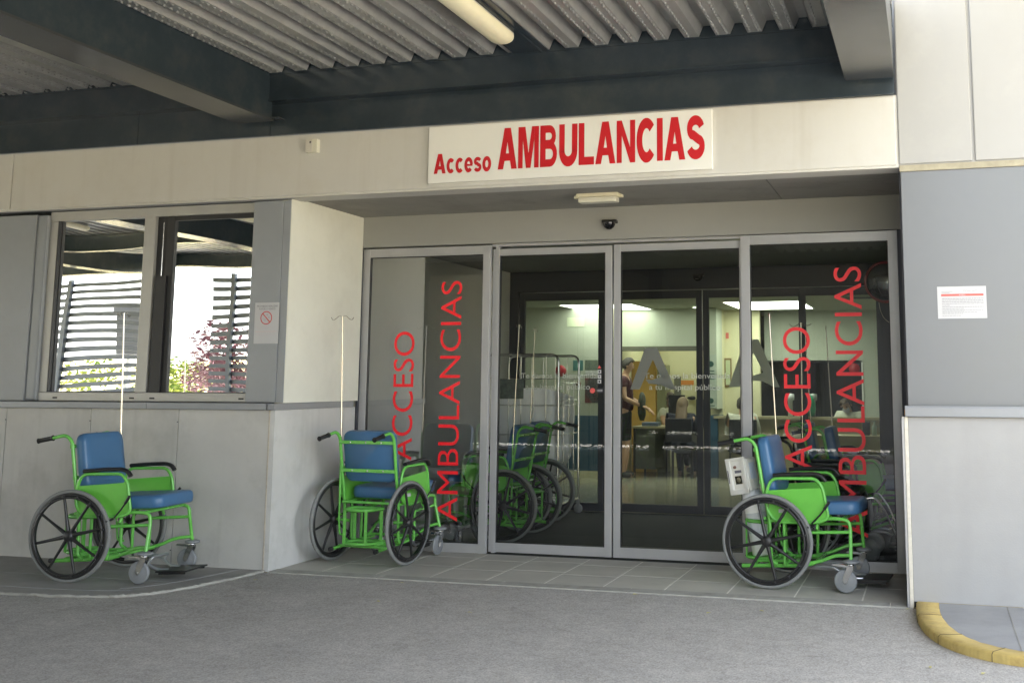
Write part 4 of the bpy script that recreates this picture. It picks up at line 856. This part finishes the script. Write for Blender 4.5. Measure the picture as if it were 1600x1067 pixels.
for j in range(NZ + 1):
    tz = j / NZ; z = .30 + .98 * tz
    for i in range(NA):
        a = 2 * math.pi * i / NA; ca, sa = math.cos(a), math.sin(a); sq = (abs(ca) ** 4 + abs(sa) ** 4) ** -.25
        k = 1 + .035 * math.sin(a * 9 + 3 * tz) * (.4 + tz) + .03 * math.sin(a * 17 + tz * 5) + .03 * math.sin(a * 4 - tz * 9)
        sh = (.55 + .45 * min(1, tz * 3)) if tz < .33 else 1
        vs.append((ca * sq * .385 * k * sh, sa * sq * .31 * k * sh, z - .05 * (math.sin(a * 2 + 1) * tz ** 3)))
m.add(vs, [(j * NA + i, j * NA + (i + 1) % NA, (j + 1) * NA + (i + 1) % NA, (j + 1) * NA + i) for j in range(NZ) for i in range(NA)] + [list(range(NA))[::-1]], True)
m.add([vs[-NA + i] for i in range(NA)] + [(0, 0, 1.16)], [(i, (i + 1) % NA, NA) for i in range(NA)], True)
bag = m.build('laundry_bag', bag_m); bag.location = (-3.93, 3.78, 0); tag(bag, 'large crumpled white plastic bag inside the wire cage', 'bag')
m = MB(); m.box(-.30, .02, -.352, -.347, 1.22, 1.42); q = m.build('cage_card', mat('grey_card', (.13, .16, .14), .6, var=.5, scale=18)); q.location = (-3.93, 3.78, 0); tag(q, 'grey picture card clipped to the front of the wire cage', 'card')
# round mirror high in the vestibule
rm = empty('convex_mirror', (-.20, 2.55, 2.27), 0, 'round convex mirror with a dark red rim high behind the right glass panel', 'mirror')
m = MB(); m.lathe([(.0001, .05), (.06, .045), (.12, .028), (.165, 0)], ax=(-.1, -1, -.15), n=32); m.build('mirror_face', mat('mirror_dark', (.16, .17, .16), .05, 1), rm)
m = MB(); m.lathe([(.163, .004), (.17, .012), (.184, .008), (.186, -.01), (.165, -.015)], ax=(-.1, -1, -.15), n=32); m.build('rim', mat('rim_red', (.22, .012, .015), .3), rm)
m = MB(); m.tube([(.0, .02, 0), (.08, .15, .1), (.36, .2, .12)], .012, 8); m.build('bracket', black_m, rm)
m = MB(); pts = [(-.26, 2.56, 2.09), (-.25, 2.56, 2.02), (-.22, 2.56, 1.95), (-.17, 2.56, 1.91), (-.13, 2.56, 1.895)]; m.tube(pts, .004, 6, fil=.04); cb = m.build('cable', mat('pale_cable', (.35, .32, .26), .6)); tag(cb, 'thin pale cable hanging in a curve under the round mirror', 'cable')
# ------------------------------------------------------------------ lobby furniture and wall pieces
def flat(name, x0, x1, y, z0, z1, mt, label, cat, th=.006, group=None):
    m = MB(); m.box(x0, x1, y - th, y, z0, z1, b=.001); return tag(m.build(name, mt), label, cat, group)
def disc(name, x, y, z, r, mt, label, cat):
    m = MB(); m.lathe([(.0001, .004), (r, .004), (r, 0)], c=(x, y, z), ax=(0, -1, 0), n=28); return tag(m.build(name, mt), label, cat)
dred = mat('dark_red_disc', (.33, .01, .02), .5)
disc('wall_disc', -5.165, 8.299, 1.555, .085, dred, 'dark red disc on the lobby wall behind the wire cage', 'wall disc')
flat('poster', -4.97, -4.812, 8.299, 1.56, 1.71, mat('teal_poster', (.06, .17, .17), .5), 'small square teal poster right of the red disc', 'poster')
m = MB(); m.box(-4.905, -4.875, 8.2915, 8.2925, 1.60, 1.67); m.lathe([(.0001, .0005), (.014, .0005)], c=(-4.89, 8.2922, 1.685), ax=(0, -1, 0), n=10); o = m.build('pictogram', mat('pale_teal', (.3, .45, .42), .5)); o.parent = bpy.data.objects['poster']
flat('notice_board', -4.785, -4.50, 8.299, 1.565, 1.715, mat('dark_green_board', (.10, .13, .10), .6), 'dark green board above the white wall sheet', 'board')
flat('wall_sheet', -4.772, -4.594, 8.29, 1.485, 1.556, paper_m, 'blank white sheet on the lobby wall above the dark poster', 'paper')
o = flat('poster', -4.78, -4.49, 8.299, 1.085, 1.45, mat('dark_collage', (.05, .05, .05), .5, var=.7, scale=12, stain=(.2, .03, .03), stamt=.9, stscale=4), 'dark brown and red poster with pale figures on the lobby wall', 'poster')
disc('prohibition_sign', -4.885, 8.299, 1.36, .045, mat('brown_ring', (.16, .10, .07), .6), 'small brown round prohibition sign left of the dark poster', 'sign')
flat('exit_sign', -5.07, -4.80, 8.2985, 2.21, 2.35, mat('faint_sign', (.62, .68, .50), .6), 'pale rectangular sign high on the left lobby wall', 'sign')
flat('wall_screen', -3.99, -3.88, 10.799, 1.05, 1.48, mat('grey_screen', (.12, .12, .10), .5), 'grey monitor on the office wall above the women', 'monitor', .04)
flat('orange_frame', -3.90, -3.66, 10.798, 1.345, 1.42, orange_m, 'orange strip picture on the yellow office wall', 'picture')
m = MB(); m.lathe([(.0001, 0), (.03, .02), (.035, .06), (.02, .13), (.0001, .15)], ax=(-1, 0, 0), c=(-3.62, 10.75, 1.13), n=12); tag(m.build('wall_lamp', black_m), 'small black pointed wall fitting right of the orange picture', 'wall fitting')
flat('picture_frame', -2.90, -2.79, 9.499, 1.32, 1.76, mat('frame_wood', (.20, .13, .06), .5), 'narrow wooden framed picture on the white column wall', 'picture', .02)
m = MB(); m.box(-2.88, -2.81, 9.476, 9.4785, 1.35, 1.73); o = m.build('picture_sheet', mat('sheet_green', (.45, .5, .33), .5)); o.parent = bpy.data.objects['picture_frame']
flat('alarm_box', -2.955 + .08, -2.83, 9.499, 2.06, 2.15, mat('pink_red', (.6, .14, .12), .5), 'small pink red alarm box high on the white column wall', 'alarm')
o = flat('column_poster', -3.045, -2.91, 8.849, 1.02, 1.80, mat('pale_print_poster', (.42, .47, .42), .5), 'pale poster with dark round marks down the column', 'poster', .004)
m = MB()
for (z, r) in ((1.66, .045), (1.12, .04)): m.lathe([(.0001, .001), (r, .001)], c=(-2.99, 8.8445, z), ax=(0, -1, 0), n=16)
for z in (1.55, 1.51, 1.47, 1.43, 1.3, 1.04): m.box(-3.03, -2.935, 8.8435, 8.8445, z, z + .014)
m2 = m.build('printed_marks', mat('ink_teal', (.04, .10, .09), .5)); m2.parent = o
disc('wall_disc', -.965, 9.97, 1.60, .085, dred, 'dark red disc seen through the A of the right glass lettering', 'wall disc')
tb = empty('desk', (-3.75, 9.15, .002), 0, 'small office desk between the standing man and the seated women', 'desk'); bx('desktop', desk_m, tb, -.45, .35, -.35, .35, .70, .73)
for x in (-.43, .31):
    for y in (-.33, .31): bx('leg', black_m, tb, x, x + .03, y, y + .03, 0, .70)
bx('cabinet', mat('desk_side', (.14, .15, .13), .5), tb, -.40, -.10, -.30, .30, .1, .70)
m = MB(); m.box(-4.07, -3.82, 8.9, 9.1, .732, .79, b=.01); tag(m.build('paper_tray', mat('blue_tray', (.10, .13, .2), .5)), 'low paper tray lying on the small office desk', 'tray')
for (x, y, w_, h_, lb) in [(-3.66, 9.5, .26, .46, 'black computer monitor left of the long haired woman'), (-3.20, 9.3, .22, .40, 'black computer monitor right of the long haired woman')]:
    t = empty('computer_monitor', (x, y, .733), 0, lb, 'monitor'); bx('screen', black_m, t, -w_ / 2, w_ / 2, -.02, .02, .06, h_, b=.004); bx('stand', black_m, t, -.08, .08, -.06, .06, 0, .02); bx('stem', black_m, t, -.02, .02, -.01, .01, .02, .08)
t = empty('desk', (-3.30, 9.4, .002), 0, 'black legged side desk carrying the right monitor', 'desk'); bx('desktop', desk_m, t, -.08, .35, -.3, .3, .70, .73); bx('leg', black_m, t, -.07, -.04, -.28, .28, 0, .7); bx('leg', black_m, t, .31, .34, -.28, .28, 0, .7)
def office_chair(x, y, h, label):
    t = empty('office_chair', (x, y, .002), R(h), label, 'chair'); m = MB(); m.box(-.22, .22, -.22, .22, .40, .46, b=.02); m.build('seat', blkc_m, t); m = MB(); m.box(-.25, -.21, -.20, .20, .52, .86, b=.015); m.build('backrest', blkc_m, t)
    for a, b_ in ((-.19, -.19), (.19, -.19), (-.19, .19), (.19, .19)): bx('leg', black_m, t, a - .012, a + .012, b_ - .012, b_ + .012, 0, .40)
    bx('back_strut', black_m, t, -.235, -.215, -.03, .03, .42, .54)
office_chair(-3.44, 8.86, 90, 'black office chair under the long haired woman'); office_chair(-3.95, 9.85, 0, 'black office chair under the seated woman with white blouse'); office_chair(-2.50, 8.72, 100, 'black office chair under the person in a white coat'); office_chair(-1.02, 9.45, -90, 'black office chair behind the reception counter')
m = MB(); m.lathe([(.0001, 0), (.035, 0), (.035, .12), (.012, .15), (.012, .18), (.0001, .18)], c=(-.60, 8.1, .682), n=14); m.box(-.63, -.57, 8.09, 8.11, .865, .875); tag(m.build('gel_bottle', mat('gel', (.35, .42, .36), .3)), 'pale pump bottle on the low reception counter', 'bottle')
m = MB(); m.box(-.76, -.66, 8.1, 8.2, .682, .86, b=.01); tag(m.build('tissue_box', black_m), 'black box on the low counter beside the pump bottle', 'box')
for (x, lb) in ((-1.83, 'tall white roll dispenser standing on the counter left of the mullion'), (-1.50, 'tall grey roll dispenser standing on the counter right of the mullion')):
    m = MB(); m.lathe([(.0001, 0), (.035, 0), (.035, .22), (.06, .24), (.06, .32), (.0001, .33)], c=(x, 8.93, .902), n=16); tag(m.build('roll_dispenser', paper_m if x < -1.6 else mat('grey_plast2', (.3, .33, .3), .5)), lb, 'dispenser')
m = MB(); m.lathe([(.0001, 0), (.07, .01), (.10, .1), (.09, .2), (.05, .3), (.0001, .32)], c=(-1.55, 8.3, .0), n=16); m.M = None
gbag = m.build('green_bag', mat('green_cloth', (.02, .25, .13), .5)); gbag.location = (0, .55, .902); tag(gbag, 'small green bag standing on the reception counter', 'bag')
# ------------------------------------------------------------------ people
def skinmesh(name, verts, edges, mt, parent, sub=2):
    me = bpy.data.meshes.new(name); me.from_pydata([v[0] for v in verts], edges, []); o = bpy.data.objects.new(name, me); COL.objects.link(o)
    md = o.modifiers.new('skin', 'SKIN'); md.use_smooth_shade = True
    for i, v in enumerate(verts):
        r_ = v[1]; me.skin_vertices[0].data[i].radius = r_ if isinstance(r_, tuple) else (r_, r_); me.skin_vertices[0].data[i].use_root = (i == 0)
    o.modifiers.new('sub', 'SUBSURF').levels = sub; o.modifiers['sub'].render_levels = sub
    dg = bpy.context.evaluated_depsgraph_get(); nm = bpy.data.meshes.new_from_object(o.evaluated_get(dg)); bpy.data.objects.remove(o)
    nm.materials.clear(); nm.materials.append(mt); n = bpy.data.objects.new(name, nm); COL.objects.link(n); n.parent = parent
    for p in nm.polygons: p.use_smooth = True
    return n
def person(label, loc, rz, J, top_m, leg_m, shoe_m, hair_m, sleeve=.5, shorts=False, longhair=False, bun=False, top_r=1.0, group=None):
    t = empty('person', loc, R(rz), label, 'person', group); V = {k: Vector(v) for k, v in J.items()}
    vs, es, ix = [], [], {}
    def P(k, co_, r_, to=None):
        ix[k] = len(vs); vs.append((tuple(co_), r_))
        if to is not None: es.append((ix[to], ix[k]))
    P('pel', V['pel'], (.115, .10)); P('low', V['pel'].lerp(V['chest'], .22), (.118, .095), 'pel'); P('waist', V['pel'].lerp(V['chest'], .5), (.115, .09), 'low'); P('chest', V['chest'], (.14, .105), 'waist')
    P('nb', V['neck'] + (V['chest'] - V['neck']) * .25, .06, 'chest'); P('neck', V['neck'], .052, 'nb'); up = (V['head'] - V['neck']).normalized(); fw = Vector(J.get('face', (1, 0, 0))).normalized()
    P('jaw', V['head'] - up * .055 + fw * .012, (.062, .058), 'neck'); P('skull', V['head'] + up * .02, (.078, .092), 'jaw'); P('top', V['head'] + up * .085, (.055, .065), 'skull')
    P('nose', V['head'] - up * .01 + fw * .10, .012, 'skull')
    for s, nm in ((-1, 'R'), (1, 'L')):
        sh, el_, wr, hip, kn, an = V['sh' + nm], V['el' + nm], V['wr' + nm], V['hip' + nm], V['kn' + nm], V['an' + nm]
        P('sh' + nm, sh, .055, 'chest'); P('ua' + nm, sh.lerp(el_, .5), .046, 'sh' + nm); P('el' + nm, el_, .038, 'ua' + nm); P('fa' + nm, el_.lerp(wr, .4), .038, 'el' + nm); P('wr' + nm, wr, .025, 'fa' + nm)
        d = (wr - el_).normalized(); side = d.cross(Vector((0, 0, 1))); side = side.normalized() if side.length > .2 else Vector((0, 1, 0)); nrm = side.cross(d)
        pc = wr + d * .06; P('pc' + nm, pc, (.034, .018), 'wr' + nm)
        for q, (off, ln) in enumerate(((-.026, .070), (-.009, .080), (.009, .076), (.026, .062))):
            kb = pc + d * .035 + side * off; P('f%d' % q + nm, kb, .0095, 'pc' + nm); P('g%d' % q + nm, kb + d * ln * .55 - nrm * .012, .0085, 'f%d' % q + nm); P('h%d' % q + nm, kb + d * ln * .9 - nrm * .035, .007, 'g%d' % q + nm)
        P('t0' + nm, wr + d * .035 + side * .036 * -s, .011, 'pc' + nm); P('t1' + nm, wr + d * .07 + side * .055 * -s - nrm * .01, .009, 't0' + nm)
        P('hip' + nm, hip, .085, 'pel'); P('th' + nm, hip.lerp(kn, .5), .072, 'hip' + nm); P('kn' + nm, kn, .052, 'th' + nm); P('ca' + nm, kn.lerp(an, .35), .052, 'kn' + nm); P('an' + nm, an, .034, 'ca' + nm)
        ft = Vector(J.get('foot', (1, 0, 0))).normalized(); P('he' + nm, an + Vector((0, 0, -.05)) - ft * .02, .032, 'an' + nm); P('toe' + nm, an + Vector((0, 0, -.06)) + ft * .15, (.036, .022), 'he' + nm)
    skinmesh('body', vs, es, skin_m, t)
    def sub(keys, name, mt, k=1.16, add=.008, root=None):
        loc_ = {}; v2 = []; e2 = []
        for kk in keys:
            loc_[ix[kk]] = len(v2); r_ = vs[ix[kk]][1]; r_ = tuple(q * k + add for q in r_) if isinstance(r_, tuple) else r_ * k + add; v2.append((vs[ix[kk]][0], r_))
        for a_, b_ in es:
            if a_ in loc_ and b_ in loc_: e2.append((loc_[a_], loc_[b_]))
        return skinmesh(name, v2, e2, mt, t)
    K = ['pel', 'low', 'waist', 'chest', 'nb', 'shR', 'uaR', 'shL', 'uaL'] + (['elR', 'faR', 'wrR', 'elL', 'faL', 'wrL'] if sleeve > .8 else [])
    sub(K, 'shirt', top_m, 1.2 * top_r, .012); L_ = ['pel', 'low', 'hipR', 'thR', 'knR', 'hipL', 'thL', 'knL'] + ([] if shorts else ['caR', 'anR', 'caL', 'anL']); sub(L_, 'shorts' if shorts else 'trousers', leg_m, 1.16, .009)
    for nm in 'RL': sub(['he' + nm, 'toe' + nm], 'shoe', shoe_m, 1.2, .01)
    # hair: cap over skull and back, leaving the face clear
    h = V['head']; sd = up.cross(fw).normalized(); m = MB(); c = h + up * .022 - fw * .006; nu, nv = 20, 14; vs_ = []
    for a in range(nv + 1):
        th = math.pi * .72 * a / nv
        for b_ in range(nu):
            ph = 2 * math.pi * b_ / nu; f_ = math.cos(ph); lim = math.pi * (.72 if f_ < .1 else .72 - .42 * min(1, (f_ - .1) / .35)); t_ = min(th, lim); w_ = 1 + .03 * math.sin(ph * 5 + a)
            vs_.append(c + up * math.cos(t_) * .112 * w_ + (fw * f_ * .106 + sd * math.sin(ph) * .088) * math.sin(t_) * w_)
    m.add(vs_, [(a * nu + k, a * nu + (k + 1) % nu, (a + 1) * nu + (k + 1) % nu, (a + 1) * nu + k) for a in range(nv) for k in range(nu)], True)
    if longhair: m.tube([h - fw * .045 + up * .03, h - up * .12 - fw * .07, h - up * .24 - fw * .095, h - up * .38 - fw * .105, h - up * .44 - fw * .10], .06, 14, rr=[.08, .088, .085, .07, .03], flat=.55, up=tuple(fw))
    if bun: m.lathe([(.0001, .05), (.025, .04), (.036, .01), (.03, -.02), (.0001, -.035)], c=h + up * .06 - fw * .125, ax=-fw, n=12)
    m.build('hair', hair_m, t)
    side = up.cross(fw).normalized()
    m = MB()
    for s in (-1, 1): m.lathe([(.0001, .004), (.007, .003), (.009, 0)], c=h + up * .02 + fw * .083 + side * s * .03, ax=fw, n=8)
    m.build('eyes', dark_m, t)
    m = MB(); m.tube([h - up * .055 + fw * .075 + side * .022, h - up * .057 + fw * .082, h - up * .055 + fw * .075 - side * .022], .005, 6); m.build('mouth', mat_lip, t)
    m = MB()
    for s in (-1, 1): m.lathe([(.0001, .012), (.014, .010), (.02, 0), (.012, -.006)], c=h + side * s * .075, ax=side * s, n=10)
    m.build('ears', skin_m, t); return t, V
mat_lip = mat('lips', (.38, .13, .11), .5)
stand = dict(pel=(0, 0, .92), chest=(.0, 0, 1.27), neck=(.02, 0, 1.47), head=(.055, 0, 1.575), shR=(0, -.19, 1.40), shL=(0, .19, 1.40), elR=(.04, -.25, 1.12), wrR=(.26, -.20, 1.02), elL=(.05, .25, 1.12), wrL=(.30, .16, .98),
             hipR=(0, -.09, .90), hipL=(0, .09, .90), knR=(.02, -.10, .50), knL=(.03, .10, .50), anR=(-.02, -.10, .10), anL=(.0, .10, .10), face=(1, -.1, -.25))
maroon = mat('maroon_shirt', (.05, .008, .015), .8); darkcl = mat('dark_trousers', (.012, .014, .016), .8); whitec = mat('white_coat', (.50, .50, .42), .8); navyc = mat('navy_top', (.012, .015, .03), .8); shoe_b = mat('black_shoe', (.015, .015, .015), .5)
hair_br = mat('brown_hair', (.05, .03, .018), .6); hair_dk = mat('dark_hair', (.02, .014, .01), .5); hair_bl = mat('light_brown_hair', (.14, .09, .05), .6); hair_gr = mat('greying_hair', (.035, .03, .025), .7)
t, V = person('standing man in a maroon shirt and dark shorts facing right in the lobby', (-4.22, 8.45, .002), 8, {k: tuple(q * 1.03 for q in v) if k != 'face' else v for k, v in stand.items()}, maroon, darkcl, shoe_b, hair_gr, shorts=True)
bp = MB(); NJ = 16; vs_ = []
for k in range(9):
    z = .84 + k * .05
    for q in range(NJ):
        a = 2 * math.pi * q / NJ; r_ = 1 + .10 * math.sin(3 * a + k) + .05 * math.sin(7 * a); w_ = [.55, .85, 1, 1, .98, .95, .9, .7, .3][k]; vs_.append((.24 + .055 * math.cos(a) * r_ * w_, -.02 + .19 * math.sin(a) * r_ * w_, z + .01 * math.sin(5 * a)))
bp.add(vs_, [(k * NJ + q, k * NJ + (q + 1) % NJ, (k + 1) * NJ + (q + 1) % NJ, (k + 1) * NJ + q) for k in range(8) for q in range(NJ)] + [list(range(NJ)), list(range(8 * NJ, 9 * NJ))], True)
b_o = bp.build('jacket', mat('dark_olive_jacket', (.035, .04, .03), .9)); b_o.location = (-4.18, 8.40, 0); b_o.rotation_euler.z = R(8); tag(b_o, 'dark olive jacket hanging over the arm of the standing man', 'jacket')
sit = dict(pel=(0, 0, .52), chest=(.0, 0, .82), neck=(.03, 0, 1.00), head=(.055, 0, 1.105), shR=(.01, -.17, .93), shL=(.01, .17, .93), elR=(.10, -.22, .70), wrR=(.30, -.12, .74), elL=(.10, .22, .70), wrL=(.30, .12, .74),
           hipR=(.02, -.09, .50), hipL=(.02, .09, .50), knR=(.42, -.11, .48), knL=(.42, .11, .48), anR=(.42, -.11, .10), anL=(.44, .11, .10), face=(1, 0, 0))
person('seated woman in a white blouse with tied up hair facing right', (-3.90, 9.75, .002), -12, sit, whitec, darkcl, shoe_b, hair_br, bun=True)
person('seated woman with long hair and dark clothes seen from behind', (-3.43, 8.83, -.06), 92, sit, navyc, mat('dark_jeans', (.015, .02, .035), .8), mat('blue_shoe', (.02, .06, .11), .6), hair_bl, sleeve=1, longhair=True)
person('seated person in a white coat left of the right glass panel', (-2.50, 8.72, -.05), 100, sit, whitec, darkcl, shoe_b, hair_dk, sleeve=1)
nt3 = {k: v for k, v in sit.items()}; nt3['face'] = (1, .25, -.5); nt3['head'] = (.11, 0, 1.075)
t, V = person('seated nurse in a white coat and mask at the reception counter', (-1.02, 9.42, -.02), -110, nt3, whitec, darkcl, shoe_b, hair_br, sleeve=1)
up = (V['head'] - V['neck']).normalized(); fw = Vector((1, .25, -.5)).normalized(); m = MB(); m.lathe([(.0001, .035), (.03, .03), (.055, .0), (.05, -.01)], c=V['head'] - up * .04 + fw * .075, ax=fw, n=16); m.build('face_mask', paper_m, t)


m = MB(); m.box(.0, 4.2, -3.6, .22, 4.70, 4.9, b=.01); m.box(-.02, 4.22, -3.66, -3.6, 4.62, 4.95, b=.006); lab(m.build('sky_shade_slab', tower_m, B), 'added unseen slab shading the right wall from the sky')  # out-of-view overhang added to keep high sky light off the right wall
# ------------------------------------------------------------------ split multi-piece building parts into one mesh per piece
def split_loose(o):
    me = o.data; par = list(range(len(me.vertices)))
    def f(a):
        while par[a] != a: par[a] = par[par[a]]; a = par[a]
        return a
    for e_ in me.edges:
        a, b_ = f(e_.vertices[0]), f(e_.vertices[1])
        if a != b_: par[a] = b_
    isl = {}
    for p in me.polygons: isl.setdefault(f(p.vertices[0]), []).append(p)
    if len(isl) < 2: return
    for ps_ in isl.values():
        ids = sorted({v for p in ps_ for v in p.vertices}); mp = {v: i for i, v in enumerate(ids)}
        nm = bpy.data.meshes.new(o.name); nm.from_pydata([tuple(me.vertices[v].co) for v in ids], [], [[mp[v] for v in p.vertices] for p in ps_])
        for mt in me.materials: nm.materials.append(mt)
        nm.polygons.foreach_set('material_index', [p.material_index for p in ps_]); nm.polygons.foreach_set('use_smooth', [p.use_smooth for p in ps_]); nm.update()
        n_ = bpy.data.objects.new(o.name.split('.')[0], nm); COL.objects.link(n_); n_.parent = o.parent; n_.matrix_local = o.matrix_local
    bpy.data.objects.remove(o)
SPL = ('ledge', 'door_jamb', 'vestibule_wall', 'lobby_wall', 'wainscot', 'office_wall', 'reception_wall', 'inner_door_frame', 'purlin', 'reception_counter', 'low_counter', 'fascia', 'upper_wall_panel', 'pilaster', 'edge_plate', 'reception_window_frame', 'door_track', 'connection_plate')
for o in [o for o in bpy.data.objects if o.type == 'MESH' and o.parent in (B, CN) and o.name.split('.')[0] in SPL]: split_loose(o)
